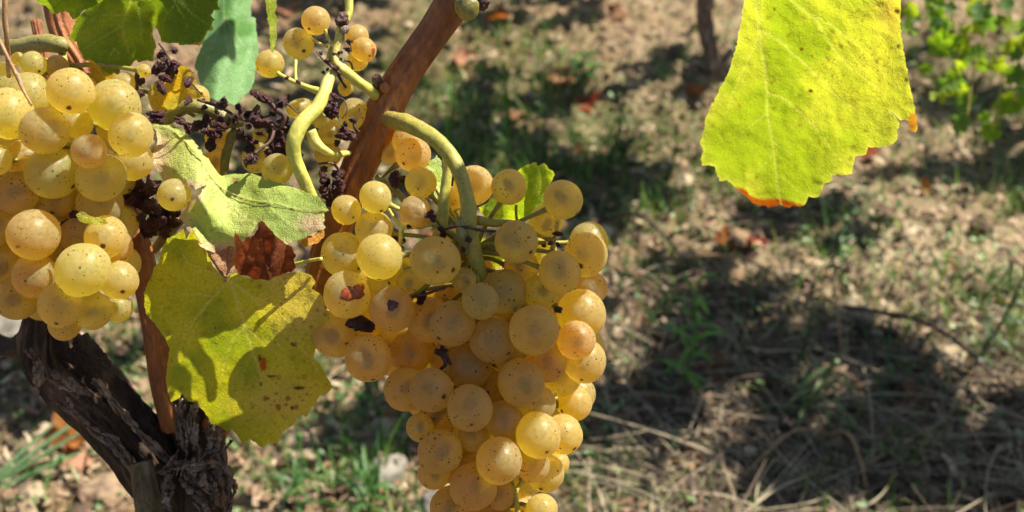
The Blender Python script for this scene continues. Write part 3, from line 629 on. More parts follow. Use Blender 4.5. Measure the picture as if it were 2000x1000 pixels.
v_ = _sv*(1+0.16*fbm(_sv+3, 2.2, 4)-0.03*np.abs(np.sin(np.arctan2(_sv[:, 1], _sv[:, 0])*5+3*vnoise(_sv*2))))[:, None]; GSH = mesh('grape', v_, _sf); GSH.materials.append(M_GRAPE)
GM = mesh('grape', _sv, _sf); GM.materials.append(M_GRAPE)
SM = mesh('seed', _sv*np.array([0.17, 0.13, 0.27])*(1+0.3*_sv[:, 2:3]), _sf); SM.materials.append(M_WOOD)
GOLD = (0.96, 0.78, 0.08); YEL = (0.97, 0.86, 0.12); ROSY = (0.95, 0.66, 0.17); GRN = (0.90, 0.83, 0.10); DEEP_SHADE = (0.91, 0.67, 0.04)  # last amber is darker: some shade painted into berries mostly out of the sun
TO_CAM = -np.array(FW)
class Bunch:
    def __init__(s, name, label, loc, group='bunches of ripe white grapes'):
        s.t = thing(name, label, 'grapes', loc, group); s.loc = Vector(loc); s.c = []; s.r = []
    def place(s, px, py, rpx, d, col, oval=None, free=False, scar=None):
        dmax = d+0.045
        while True:
            p = P(px, py, d); r = rpx/FPX*d
            ok = True
            if not free:
                for c, q in zip(s.c, s.r):
                    if (c-p).length < 0.955*(r+q): ok = False; break
            if ok or d > dmax: break
            d += 0.0005
        s.c.append(p); s.r.append(r)
        o = bpy.data.objects.new('grape', GSH if (px, py) in ((908, 548), (812, 415), (805, 686), (675, 172), (640, 240)) else random.choice(GMS)); COL.objects.link(o); o.parent = s.t; o.location = p-s.loc
        pd = scar if scar is not None else (np.array(TO_CAM)*random.uniform(0.1, 1.0)-np.array(UP)*random.uniform(0.2, 0.9)+np.array(RT)*random.uniform(-.8, .8))
        q = Vector(pd).normalized().to_track_quat('-Z', 'Y'); o.rotation_mode = 'QUATERNION'; o.rotation_quaternion = q @ Quaternion((0, 0, 1), random.uniform(0, 6.28))
        ov = oval if oval else random.uniform(0.98, 1.05); o.scale = (r, r, r*ov)
        k = random.uniform(0.9, 1.04); g = random.uniform(.93, 1.05); o.color = (min(1, col[0]*k), min(1, col[1]*k*g), col[2]*k*random.uniform(.8, 1.2), 1)
        if not free:
            sd = bpy.data.objects.new('seed', SM); COL.objects.link(sd); sd.parent = o; sd.location = (random.uniform(-.1, .1), random.uniform(-.1, .1), random.uniform(-.25, .1)); sd.rotation_euler = [random.uniform(-.5, .5) for _ in range(3)]; sd.scale = (1.25, 1.25, 1.25)
        return o, p, r
    def fill(s, n, box, d0, d1, rpx, cols):
        for _ in range(n*30):
            if n <= 0: break
            x = random.uniform(box[0], box[2]); y = random.uniform(box[1], box[3]); d = random.uniform(d0, d1); rp = random.uniform(*rpx)
            if not any(math.hypot(x-q[0], y-q[1]) < q[2]-rp*0.55 for q in s.sil): continue
            p = P(x, y, d); r = rp/FPX*d
            if any((c-p).length < 0.93*(r+q) for c, q in zip(s.c, s.r)): continue
            s.place(x, y, rp, d, random.choice(cols), free=True); n -= 1
    def stems(s, spine, m=M_STEM, r=0.0009, every=1):
        """a short stalk from each berry to the nearest place on the spine"""
        S = spline([(*P(*q), 0) for q in spine], 8)[:, :3]
        for i, (c, q) in enumerate(zip(s.c, s.r)):
            if i % every: continue
            c_ = np.array(c); k = np.argmin(np.linalg.norm(S-c_, axis=1)+0.3*np.abs(S[:, 2]-c_[2]-0.008)); e = Vector(S[k]); dr = (e-c)
            if dr.length < q*1.02 or dr.length > 0.045: continue
            dr.normalize(); a = c+dr*q*0.97; mid = (a+e)/2+Vector((0, 0, 0.0015))
            V, F = tube([(a, r*1.9), (a+(mid-a)*0.15, r*1.0), (mid, r*0.9), (e, r*1.2)], 7, 4); wob('pedicel', V, F, m, s.t, None, True, a)

def wound(bunch, grape_c, grape_r, px, py, w, h, name='wound', m=M_WOUND, seed=1, parent=None):
    """a scab lying on the berry skin"""
    c = np.array(grape_c); n = 26; V = []; rings = 6
    for i in range(rings+1):
        for j in range(n):
            a = 2*math.pi*j/n; s = i/rings; k = 1+0.14*math.sin(3*a+seed)+0.06*math.sin(7*a+2*seed)
            u = px+w*s*k*math.cos(a); v = py+h*s*k*math.sin(a)
            ray = np.array(P(u, v, 1.0))-_CAM; ray /= np.linalg.norm(ray); oc = _CAM-c; b = ray.dot(oc); dd = b*b-(oc.dot(oc)-(grape_r*1.0)**2)
            q = _CAM+ray*(-b-math.sqrt(max(dd, 0))); nn = (q-c)/np.linalg.norm(q-c)
            V.append(q+nn*(0.00035*(1-s**3)))
    F = [(i*n+j, i*n+(j+1) % n, (i+1)*n+(j+1) % n, (i+1)*n+j) for i in range(rings) for j in range(n)]
    wob(name, V, F, m, parent, None, True)

# ---- the big bunch
big = Bunch('grape_bunch', 'large golden bunch of grapes hanging in the centre below the curved stalk', P(760, 240, .405))
D = .372
L_BIG = [(1043, 645, 49, 0, GOLD), (975, 900, 45, 0, DEEP_SHADE), (850, 510, 48, 0, GOLD), (742, 502, 45, 2, YEL), (677, 575, 46, 2, YEL), (938, 588, 36, 0, GRN), (1126, 664, 38, 3, ROSY), (918, 797, 45, 0, DEEP_SHADE), (842, 762, 43, 3, DEEP_SHADE), (718, 699, 46, 6, DEEP_SHADE), (1051, 850, 44, 3, GOLD),
         (1008, 472, 42, 2, GOLD), (1093, 532, 41, 2, GOLD), (884, 632, 44, 2, DEEP_SHADE), (925, 950, 47, 3, DEEP_SHADE), (860, 882, 44, 4, DEEP_SHADE), (1018, 748, 45, 4, GOLD), (1066, 706, 41, 3, DEEP_SHADE), (982, 573, 46, 3, GOLD), (1144, 497, 43, 5, GOLD), (733, 385, 31, 4, YEL), (676, 410, 29, 5, YEL), (730, 448, 37, 5, YEL), (1100, 390, 38, 5, GOLD),
         (765, 603, 44, 4, DEEP_SHADE), (803, 553, 29, 5, GRN), (1056, 571, 33, 3, GRN), (963, 665, 45, 4, DEEP_SHADE), (982, 819, 36, 4, DEEP_SHADE), (1135, 612, 48, 7, GOLD), (1141, 705, 42, 8, GOLD), (908, 548, 26, 6, GRN), (994, 365, 35, 8, DEEP_SHADE), (1066, 433, 33, 9, GOLD), (672, 498, 45, 7, YEL), (755, 540, 38, 9, YEL), (838, 625, 44, 8, DEEP_SHADE), (657, 652, 47, 11, DEEP_SHADE), (805, 686, 42, 9, DEEP_SHADE),
         (915, 715, 45, 8, DEEP_SHADE), (1098, 735, 38, 10, GOLD), (1050, 787, 36, 9, GOLD), (1099, 848, 39, 9, GOLD), (1041, 908, 33, 9, GOLD), (820, 835, 27, 8, GOLD), (853, 815, 36, 9, DEEP_SHADE), (926, 854, 30, 9, YEL), (1154, 563, 33, 12, ROSY), (1150, 471, 38, 12, GOLD), (1018, 522, 35, 9, DEEP_SHADE), (997, 700, 32, 9, GRN), (1066, 925, 36, 12, GOLD), (1058, 996, 31, 5, GOLD), (848, 924, 32, 10, DEEP_SHADE),
         (880, 990, 40, 6, DEEP_SHADE), (978, 966, 30, 9, DEEP_SHADE), (968, 1012, 34, 6, DEEP_SHADE), (792, 760, 42, 12, DEEP_SHADE), (765, 690, 44, 13, DEEP_SHADE), (925, 362, 39, 14, ROSY), (1055, 492, 33, 13, YEL), (790, 520, 26, 14, YEL), (812, 415, 33, 10, ROSY), (822, 357, 31, 14, GOLD), (807, 302, 34, 15, ROSY), (797, 275, 30, 17, ROSY), (765, 298, 24, 16, ROSY),
         (880, 700, 40, 16, DEEP_SHADE), (950, 760, 40, 15, DEEP_SHADE), (1010, 620, 40, 15, GOLD), (1085, 640, 36, 16, GOLD), (720, 640, 40, 16, DEEP_SHADE), (890, 470, 24, 18, GOLD), (1020, 860, 34, 16, GOLD), (900, 910, 40, 15, DEEP_SHADE), (880, 390, 26, 17, GOLD), (880, 590, 34, 15, DEEP_SHADE), (1000, 800, 30, 16, YEL), (1088, 905, 24, 16, GOLD), (1060, 1050, 36, 8, GOLD), (960, 1075, 42, 5, DEEP_SHADE), (1010, 1120, 36, 8, DEEP_SHADE), (900, 1060, 34, 10, DEEP_SHADE)]
D0 = {}
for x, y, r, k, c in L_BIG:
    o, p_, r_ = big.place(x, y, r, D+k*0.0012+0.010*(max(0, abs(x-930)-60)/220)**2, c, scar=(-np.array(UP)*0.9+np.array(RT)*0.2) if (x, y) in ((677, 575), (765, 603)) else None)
    D0[(x, y)] = (o, p_, r_)
big.sil = [(900, 600, 225), (985, 700, 185), (965, 860, 130), (960, 1020, 100)]
big.fill(60, (680, 520, 1150, 1120), .392, .438, (34, 44), (DEEP_SHADE, GOLD))
def mark(k, x, y, w, h, m=M_WOUND, s=1):
    o, c, r = D0[k]
    global _pp; wound(big, c, r, x, y, w, h, 'wound', m, s, big.t)
mark((677, 575), 686, 574, 23, 14, s=1); mark((677, 575), 702, 563, 11, 10, s=4); mark((765, 603), 766, 596, 11, 11, M_RAISIN, 2)
def stalk(pts, m, parent, name='stalk', seg=20, n=12, lab=None): return twig([(x, y, d, r*0.90*(1+0.06*math.sin(i*2.3+x))) for i, (x, y, d, r) in enumerate(pts)], m, name, parent, seg, n, 0.08, lab)
stalk([(748, 226, .408, 18), (762, 232, .401, 20), (778, 237, .394, 19), (800, 243, .388, 18), (845, 268, .383, 17), (880, 305, .379, 18), (903, 350, .376, 17), (914, 400, .374, 17), (915, 440, .375, 18), (925, 490, .378, 17), (938, 540, .382, 14), (945, 620, .390, 10), (950, 760, .395, 8), (985, 900, .392, 7), (1010, 990, .385, 6), (1010, 1100, .385, 4)], M_STEM, big.t, 'main_stalk')
stalk([(872, 292, .384, 11), (874, 330, .385, 11), (868, 385, .386, 12), (862, 440, .388, 12), (850, 462, .391, 8)], M_STEM_Y, big.t)
stalk([(902, 425, .374, 12), (903, 460, .374, 13), (908, 495, .376, 9)], M_OLIVE, big.t)
stalk([(932, 430, .379, 10), (965, 436, .383, 9), (1000, 436, .386, 7), (1040, 450, .388, 6), (1080, 472, .386, 6)], M_STEM, big.t)
stalk([(1080, 478, .388, 6), (1085, 452, .387, 4.5), (1088, 430, .385, 6)], M_STEM, big.t); stalk([(1082, 475, .388, 6), (1076, 500, .389, 5), (1085, 520, .39, 4)], M_STEM_Y, big.t)
stalk([(850, 436, .386, 7), (815, 440, .384, 6.5), (788, 442, .384, 6), (770, 425, .385, 4), (757, 405, .384, 3)], M_STEM_Y, big.t); stalk([(785, 442, .384, 6), (782, 470, .386, 5), (780, 500, .388, 4)], M_STEM_Y, big.t)
stalk([(572, 518, .385, 5), (600, 510, .380, 4), (628, 505, .376, 4)], M_STEM_Y, big.t); stalk([(1018, 465, .39, 4), (1009, 425, .389, 3), (1008, 400, .388, 3.5)], M_STEM, big.t)
stalk([(735, 345, .40, 6), (760, 362, .397, 7), (785, 385, .394, 8), (795, 402, .392, 8)], M_OLIVE, big.t); stalk([(740, 350, .40, 5), (762, 332, .40, 5), (776, 322, .398, 7)], M_OLIVE, big.t)
big.stems([(925, 490, .39), (945, 620, .402), (950, 760, .402), (985, 900, .398), (1010, 1080, .392)])

# ---- left bunch
left = Bunch('grape_bunch', 'pale yellow bunch of grapes at the left edge in front of the trunk head', P(150, 110, .41))
DL = .368
L_LEFT = [(162, 527, 51, 0, YEL), (138, 178, 45, 0, YEL), (174, 295, 34, 0, ROSY), (256, 263, 42, 1, YEL), (87, 256, 46, 2, GOLD), (101, 338, 50, 3, GRN), (198, 346, 46, 4, YEL), (15, 222, 49, 3, YEL), (66, 458, 49, 4, DEEP_SHADE), (118, 595, 43, 4, YEL), (224, 206, 50, 6, GRN), (195, 398, 45, 7, YEL), (207, 462, 41, 6, YEL), (67, 537, 42, 6, DEEP_SHADE), (262, 316, 36, 7, GOLD), (232, 547, 38, 6, GRN),
          (32, 378, 42, 7, DEEP_SHADE), (55, 190, 46, 8, YEL), (-10, 312, 31, 4, YEL), (180, 607, 37, 8, GRN), (110, 392, 42, 9, DEEP_SHADE), (33, 583, 42, 9, DEEP_SHADE), (126, 634, 31, 10, DEEP_SHADE), (231, 602, 28, 12, GRN), (5, 520, 44, 10, DEEP_SHADE), (-5, 440, 40, 10, DEEP_SHADE), (150, 460, 34, 14, DEEP_SHADE), (50, 310, 38, 12, DEEP_SHADE), (150, 240, 30, 14, GRN), (245, 168, 26, 14, GRN), (65, 125, 25, 16, GRN), (35, 115, 13, 17, YEL), (112, 130, 22, 20, ROSY),
          (282, 138, 13, 14, YEL), (235, 350, 30, 15, GRN), (-50, 250, 45, 8, GOLD), (-60, 360, 45, 6, GOLD), (-50, 480, 45, 6, DEEP_SHADE), (-30, 570, 42, 8, DEEP_SHADE), (0, 160, 40, 12, GRN), (340, 381, 32, 14, GRN), (60, 400, 38, 16, DEEP_SHADE), (100, 480, 38, 18, DEEP_SHADE), (160, 400, 38, 18, DEEP_SHADE)]
for x, y, r, k, c in L_LEFT:
    left.place(x, y, r, DL+k*0.0012, c)
left.sil = [(90, 380, 230)]
left.fill(32, (-90, 160, 240, 620), .388, .415, (34, 44), (DEEP_SHADE, GRN))
stalk([(118, 88, .41, 9), (125, 130, .405, 8), (120, 200, .40, 8), (110, 300, .395, 8), (105, 400, .392, 7), (110, 500, .39, 5), (120, 590, .388, 4)], M_STEM, left.t, 'main_stalk')
left.stems([(125, 130, .403), (115, 250, .40), (105, 400, .395), (115, 560, .39)])

# ---- small sparse cluster at the top
top = Bunch('grape_bunch', 'small sparse cluster of amber grapes left of the slanting cane at the top', P(727, 178, .40))
for x, y, r, k, c, ov in ((617, 40, 28, 0, ROSY, None), (583, 85, 30, 4, GOLD, 1.12), (527, 124, 27, 0, GOLD, None), (711, 97, 24, 2, DEEP_SHADE, None), (697, 72, 23, 8, ROSY, None), (699, 117, 21, 9, GOLD, None), (675, 172, 15, 10, DEEP_SHADE, 1.1), (692, 222, 30, 12, YEL, 1.15), (588, 212, 20, 12, YEL, 1.5), (629, 231, 15, 3, YEL, 1.6), (645, 262, 24, 12, GOLD, None), (640, 240, 20, 16, GOLD, None)):
    q = top.place(x, y, r, .392+k*.0012, c, ov)
    if (x, y) == (711, 97): wound(top, q[1], q[2], 728, 100, 4, 9, 'wound', M_WOUND, 3, top.t)
stalk([(760, 205, .409, 13), (742, 191, .404, 14), (724, 177, .398, 12), (700, 160, .394, 11), (678, 142, .392, 11), (662, 130, .391, 12), (655, 112, .391, 9), (660, 80, .391, 8), (663, 62, .391, 8), (668, 46, .391, 9)], M_STEM_Y, top.t, 'main_stalk')
lump('knot', 667, 38, .390, 13, M_TWIG, 9, top.t, rough=.4); lump('knot', 672, 58, .390, 9, M_STRIP, 4, top.t, rough=.3)
stalk([(676, 40, .394, 8), (682, 20, .395, 9), (680, -20, .395, 10), (672, -80, .392, 10)], M_STEM_Y, top.t, 'stalk', lab='pale straw coloured stalk')
stalk([(655, 128, .392, 10), (645, 110, .393, 7), (648, 92, .394, 6)], M_STEM_Y, top.t)
stalk([(652, 140, .391, 9), (640, 160, .389, 12), (632, 185, .387, 13), (618, 212, .385, 15), (592, 238, .382, 17), (576, 268, .381, 17), (573, 298, .382, 15), (584, 330, .384, 14), (598, 362, .387, 13), (612, 392, .390, 12), (625, 425, .395, 10)], M_STEM_Y, top.t, 'stalk', lab='thick yellow green stalk curving down to the pale leaf')
stalk([(606, 255, .386, 12), (614, 275, .387, 12), (632, 292, .388, 9), (655, 302, .392, 7), (672, 300, .399, 6), (690, 299, .410, 6)], M_STEM_Y, top.t)
stalk([(628, 180, .388, 10), (605, 172, .389, 7), (575, 160, .389, 5), (555, 150, .389, 4), (541, 142, .388, 5)], M_STEM_Y, top.t)
stalk([(578, 158, .389, 4), (577, 140, .390, 3), (578, 118, .392, 4)], M_STEM_Y, top.t); stalk([(648, 88, .392, 4), (640, 72, .391, 3), (635, 58, .390, 4.5)], M_STEM_Y, top.t); stalk([(640, 92, .392, 3.5), (625, 85, .393, 3), (612, 78, .394, 4)], M_STEM_Y, top.t)
stalk([(660, 145, .392, 4), (668, 160, .396, 3), (675, 170, .40, 3)], M_TWIG, top.t); stalk([(672, 95, .392, 2.5), (680, 82, .395, 3), (690, 80, .40, 4)], M_TWIG, top.t); stalk([(672, 118, .392, 2.5), (684, 122, .393, 2), (688, 135, .394, 2), (680, 142, .395, 3)], M_TWIG, top.t)

# ---- loose berries behind the pale leaf
mid = Bunch('grape_bunch', 'few half hidden yellow grapes behind the pale folded leaf and dark withered berries', P(500, 215, .41))
for x, y, r, k, c, ov in ((541, 330, 30, 0, GRN, None), (504, 308, 30, 8, YEL, 1.1), (508, 266, 15, 10, YEL, None), (350, 175, 32, 6, YEL, 1.1), (318, 200, 24, 8, DEEP_SHADE, None), (385, 190, 24, 10, GOLD, None), (425, 270, 24, 10, ROSY, None), (640, 300, 26, 14, GOLD, None), (205, 152, 26, 20, DEEP_SHADE, None), (420, 320, 26, 16, ROSY, 1.2)):
    mid.place(x, y, r, .392+k*.0012, c, ov)
mid.stems([(380, 225, .405), (450, 240, .41), (520, 250, .412), (600, 270, .41)], M_OLIVE)
stalk([(440, 235, .41, 6), (490, 235, .412, 5), (540, 250, .412, 4), (600, 262, .41, 4)], M_OLIVE, mid.t, 'main_stalk')

# ---- withered berries
def raisin_mesh(seed):
    v0, f0 = ico(4); a = np.arctan2(v0[:, 1], v0[:, 0]); k = 0.95+0.20*(1-2*np.abs(np.sin(a*2.5+seed+2.5*vnoise(v0*1.5+seed))))*np.sqrt(1-v0[:, 2]**2*0.9)+0.75*fbm(v0*1.3+seed*7, 1, 4)+0.18*vnoise(v0*6+seed)
    me = mesh('withered_berry', v0*k[:, None], f0.tolist()); me.materials.append(M_RAISIN); return me
RM = [raisin_mesh(k) for k in range(5)]
def withered(label, loc, items, twigs):
    t = thing('withered_bunch', label, 'withered grapes', loc, 'withered dark berry clusters')
    for x, y, r, d in items:
        o = bpy.data.objects.new('withered_berry', random.choice(RM)); COL.objects.link(o); o.parent = t; o.location = P(x, y, d)-Vector(loc)
        s = r/FPX*d; o.scale = (s*random.uniform(.6, 1), s*random.uniform(.7, 1), s*random.uniform(1.0, 1.5)); o.rotation_euler = [random.uniform(0, 6.28) for _ in range(3)]
    for q in twigs: twig(q, M_TWIG, 'dry_stalk', t, 7, 6, 0.25)
def cloud(n, x0, y0, x1, y1, d0, d1, r0, r1): return [(random.uniform(x0, x1), random.uniform(y0, y1), random.uniform(r0, r1), random.uniform(d0, d1)) for _ in range(n)]
withered('dark purple withered berries hanging under the big green top leaf', P(330, 85, .385),
         cloud(9, 308, 95, 345, 130, .382, .390, 5, 9)+cloud(8, 322, 125, 352, 160, .382, .390, 6, 10)+[(305, 222, 11, .372), (298, 232, 10, .372), (312, 235, 9, .372), (272, 185, 9, .385), (276, 160, 8, .388), (316, 171, 10, .380), (368, 160, 9, .380), (368, 198, 9, .378), (305, 135, 9, .388)],
         [[(310, 85, .385, 2), (325, 105, .384, 2), (340, 135, .384, 2), (336, 158, .384, 2)], [(270, 135, .388, 5), (266, 165, .388, 4), (272, 195, .386, 3)], [(350, 125, .385, 1.5), (362, 140, .385, 1.5), (372, 160, .382, 1.5), (395, 185, .384, 1.3)]])
withered('tangle of black shrivelled berries and thin stalks between the top leaves and the pale leaf', P(460, 230, .392),
         cloud(22, 395, 195, 470, 250, .386, .398, 4, 8)+cloud(26, 455, 215, 545, 270, .386, .400, 4, 9)+[(500, 182, 9, .388), (512, 190, 10, .388), (527, 195, 9, .388), (552, 197, 11, .390), (385, 245, 10, .392), (400, 255, 12, .392), (412, 240, 9, .392), (420, 262, 10, .392), (430, 250, 9, .392), (468, 262, 10, .392), (487, 275, 10, .392), (487, 290, 10, .392), (540, 262, 12, .395), (548, 280, 14, .396), (540, 300, 14, .397), (492, 312, 13, .385), (412, 282, 12, .395), (352, 235, 9, .395), (370, 250, 9, .396), (437, 205, 7, .39)]+cloud(9, 530, 235, 570, 310, .398, .41, 8, 14),
         [[(385, 195, .39, 2.5), (430, 210, .39, 3), (480, 235, .39, 3), (520, 240, .391, 3.5), (560, 250, .393, 3)], [(540, 215, .39, 5), (525, 198, .389, 4), (508, 188, .388, 4), (500, 178, .388, 4)], [(505, 205, .389, 4), (495, 220, .389, 5), (490, 232, .389, 5)], [(555, 200, .39, 2), (570, 210, .389, 1.6), (585, 225, .388, 1.5)], [(530, 225, .391, 1.5), (500, 232, .391, 1.5), (470, 230, .391, 1.5)], [(535, 255, .39, 3), (528, 275, .388, 3.5), (510, 290, .386, 3), (497, 300, .385, 4)], [(540, 215, .389, 6), (555, 228, .389, 5), (548, 250, .39, 5)]])
withered('reddish purple withered berries between the thick stalk and the slanting cane', P(650, 190, .392),
         cloud(8, 632, 175, 655, 215, .386, .392, 6, 9)+cloud(5, 635, 205, 655, 228, .385, .390, 6, 9)+cloud(10, 650, 245, 685, 280, .388, .396, 6, 11)+cloud(16, 628, 330, 668, 400, .398, .408, 7, 12)+[(690, 235, 6, .390), (632, 330, 8, .395), (640, 118, 6, .389)]+cloud(12, 620, 100, 668, 145, .388, .392, 2.5, 5)+[(683, 80, 5, .389), (680, 97, 5, .389), (560, 152, 4, .388), (583, 160, 4, .388)],
         [[(655, 188, .39, 1.5), (672, 196, .389, 1.5), (678, 215, .388, 1.5), (668, 232, .388, 1.5)], [(690, 235, .39, 3), (693, 250, .39, 3), (700, 258, .392, 4)], [(620, 320, .398, 2), (650, 320, .40, 2.5), (665, 345, .402, 3), (655, 380, .403, 4)], [(618, 100, .390, 1.5), (632, 118, .389, 2), (650, 132, .389, 3), (665, 145, .389, 3)], [(675, 80, .39, 1.5), (686, 92, .389, 1.6), (680, 105, .389, 1.5)]])
withered('large black shrivelled berries right of the left bunch, behind the pale leaf', P(285, 340, .405),
         cloud(10, 262, 345, 305, 440, .398, .408, 13, 20)+cloud(7, 120, 425, 160, 465, .385, .392, 9, 14)+cloud(10, 290, 400, 345, 450, .41, .42, 10, 16)+[(700, 632, 14, .388)], [[(290, 340, .402, 3), (285, 380, .402, 3), (278, 430, .402, 3)]])
withered('small withered berries among the stalks at the top of the big bunch', P(780, 350, .395),
         [(771, 345, 10, .393), (780, 355, 9, .393), (770, 358, 8, .392), (790, 350, 8, .394), (838, 418, 10, .382), (845, 425, 8, .382), (862, 448, 7, .378), (866, 457, 7, .378), (705, 632, 15, .384), (692, 630, 12, .384), (722, 636, 10, .386), (770, 480, 16, .398), (775, 460, 13, .398), (800, 440, 6, .382), (915, 468, 6, .371), (905, 488, 6, .371), (865, 685, 8, .377), (858, 690, 6, .377), (822, 580, 11, .385), (950, 770, 7, .38), (1090, 605, 9, .378), (1090, 478, 5, .38), (1062, 480, 4, .38), (1090, 457, 7, .382), (1075, 475, 5, .383)],
         [[(838, 420, .382, 2), (855, 435, .380, 2), (868, 452, .378, 2), (885, 465, .376, 2)], [(800, 580, .38, 3), (830, 575, .379, 3), (855, 566, .378, 3), (870, 562, .378, 3)], [(865, 450, .378, 2), (880, 445, .375, 2.5), (905, 443, .372, 3), (940, 450, .372, 3), (968, 452, .374, 2)], [(865, 670, .38, 4), (862, 690, .378, 4), (870, 710, .379, 4), (860, 722, .38, 3)], [(880, 712, .38, 4), (868, 690, .378, 4), (850, 682, .379, 3)]])
# ================================================================== TRACED LEAVES
def inside(px, py, poly):
    c = np.zeros(len(px), bool); n = len(poly)
    for i in range(n):
        x1, y1 = poly[i]; x2, y2 = poly[(i+1) % n]
        if y1 == y2: continue
        m = ((y1 > py) != (y2 > py)) & (px < (x2-x1)*(py-y1)/(y2-y1)+x1); c ^= m
    return c
def segdist(x, y, line):
    b = np.full(len(x), 1e9); tt = np.zeros(len(x)); n = len(line)-1
    for i in range(n):
        x1, y1 = line[i]; x2, y2 = line[i+1]; L2 = (x2-x1)**2+(y2-y1)**2+1e-9
        t = np.clip(((x-x1)*(x2-x1)+(y-y1)*(y2-y1))/L2, 0, 1); d = np.hypot(x-x1-t*(x2-x1), y-y1-t*(y2-y1)); m = d < b; b = np.where(m, d, b); tt = np.where(m, (i+t)/n, tt)
    return b, tt
def smooth_line(l, n=4):
    return [tuple(q) for q in spline([(x, y, 0) for x, y in l], n)[:, :2]] if len(l) > 2 else l
def traced_leaf(name, outline, depth, veins, color, m, parent, origin_px, step=4.0, teeth=1.5, relief=0.0005, lab=None, thick=True):
    """outline, veins: photo pixels; depth(x,y) metres; color(x,y,edge,vein)->rgb. The blade is a dense curved sheet with raised veins."""
    pts = []; n = len(outline)
    for i in range(n):
        a = np.array(outline[i], float); b = np.array(outline[(i+1) % n], float); L = np.linalg.norm(b-a); k = max(1, int(L/(step*1.3)))
        nr = np.array([-(b-a)[1], (b-a)[0]])/(L+1e-9)
        for j in range(k):
            q = a+(b-a)*j/k
            if j: q = q+nr*rng.normal(0, teeth*0.45)+nr*math.sin(math.pi*j/k)*rng.uniform(-0.6, 0.6)*teeth
            pts.append(q)
    pts = np.array(pts); x0, y0 = pts.min(0); x1, y1 = pts.max(0)
    gx_, gy_ = np.meshgrid(np.arange(x0, x1, step), np.arange(y0, y1, step*0.87)); gx_ = gx_+(np.arange(gx_.shape[0]) % 2)[:, None]*step*0.5
    gx_ = gx_.ravel()+rng.uniform(-.12, .12, gx_.size)*step; gy_ = gy_.ravel()+rng.uniform(-.12, .12, gy_.size)*step
    k = inside(gx_, gy_, pts); gx_, gy_ = gx_[k], gy_[k]; ed, _ = segdist(gx_, gy_, list(pts)+[pts[0]]); k = ed > step*0.45; gx_, gy_ = gx_[k], gy_[k]
    allp = [Vector((float(a), float(b))) for a, b in pts]+[Vector((float(a), float(b))) for a, b in zip(gx_, gy_)]
    np_ = len(pts); vs_, _, fs_, _, _, _ = delaunay_2d_cdt(allp, [(i, (i+1) % np_) for i in range(np_)], [], 1, 0.01)
    X = np.array([v[0] for v in vs_]); Y = np.array([v[1] for v in vs_]); F = [tuple(f) for f in fs_]
    ed, _ = segdist(X, Y, list(pts)+[pts[0]])
    vein = np.zeros(len(X)); lines = []
    for l, w0, w1 in veins:
        l = smooth_line(l); d_, t_ = segdist(X, Y, l); w = w0+(w1-w0)*t_; vein = np.maximum(vein, np.exp(-(d_/np.maximum(w, 0.6))**2)*np.clip(w/2.5+.35, 0, 1)); lines.append((l, w0, w1))
    D = depth(X, Y)
    q = np.stack([X, Y, 0*X], 1)
    D = D+0.0017*fbm(q+50, 1/48, 3)+0.0004*fbm(q, 1/16, 3)-(relief*0.35 if m in (M_LEAF, M_LEAF_SOFT) else relief*1.2)*vein + relief*0.8*np.exp(-ed/10)*vnoise(q/14)
    V = Pn(X, Y, D); col = np.clip(color(X, Y, ed, vein), 0, 1)
    o = wob(name, V, F, m, parent, col, True, P(origin_px[0], origin_px[1], float(depth(np.array([origin_px[0]]), np.array([origin_px[1]]))[0])))
    if lab: o['label'] = lab
    # raised main veins as their own pieces
    for l, w0, w1 in lines:
        if w0 < 2.2 or m in (M_LEAF, M_LEAF_SOFT): continue
        a = np.array(l); dd = depth(a[:, 0], a[:, 1])+0.0011*fbm(np.stack([a[:, 0], a[:, 1], 0*a[:, 0]], 1)+50, 1/55, 3)+0.0004*fbm(np.stack([a[:, 0], a[:, 1], 0*a[:, 0]], 1), 1/16, 3)
        tt = np.linspace(0, 1, len(a)); VV, FF = tube([(P(x, y, float(z)-relief*1.0), (w0*(1-t)+w1*t)*0.42/FPX*float(z)) for (x, y), z, t in zip(l, dd, tt)], 7, 2)
        vo = wob('vein', VV, FF, M_VEIN, o, None, True); cc = np.tile(np.array(VEINC), (len(VV), 1))
        at = vo.data.color_attributes.new('col', 'FLOAT_COLOR', 'POINT'); c4 = np.ones((len(VV), 4)); c4[:, :3] = cc; at.data.foreach_set('color', c4.ravel())
    return o
VEINC = (0.62, 0.60, 0.26)
def off(pts, ox, oy, s): return [(ox+x/s, oy+y/s) for x, y in pts]
def plane(x0, y0, d0, sx, sy): return lambda x, y: d0+sx*(x-x0)/FPX*d0-sy*(y-y0)/FPX*d0
def spots(x, y, lst):
    v = np.zeros(len(x)); w = 0.5+0.5*fbm(np.stack([x, y, 0*x], 1)+9, 1/5, 3)
    for cx, cy, rx, ry in lst: v = np.maximum(v, smooth(1.35, 0.75, np.hypot((x-cx)/rx, (y-cy)/ry)+0.5*(w-0.5)))
    return v
def mixc(c, k, t): return c*(1-t[:, None])+np.array(k)*t[:, None]
def field(x, y, s, o=4, off_=0.0): return fbm(np.stack([x, y, 0*x], 1)+off_, 1/s, o)
def freckles(x, y, s, thr, seed):
    d_, v = cells(np.stack([x+seed*31, y+seed*17], 1), 1/s); return smooth(0.20, 0.08, d_/(0.4+v))*(v > thr)

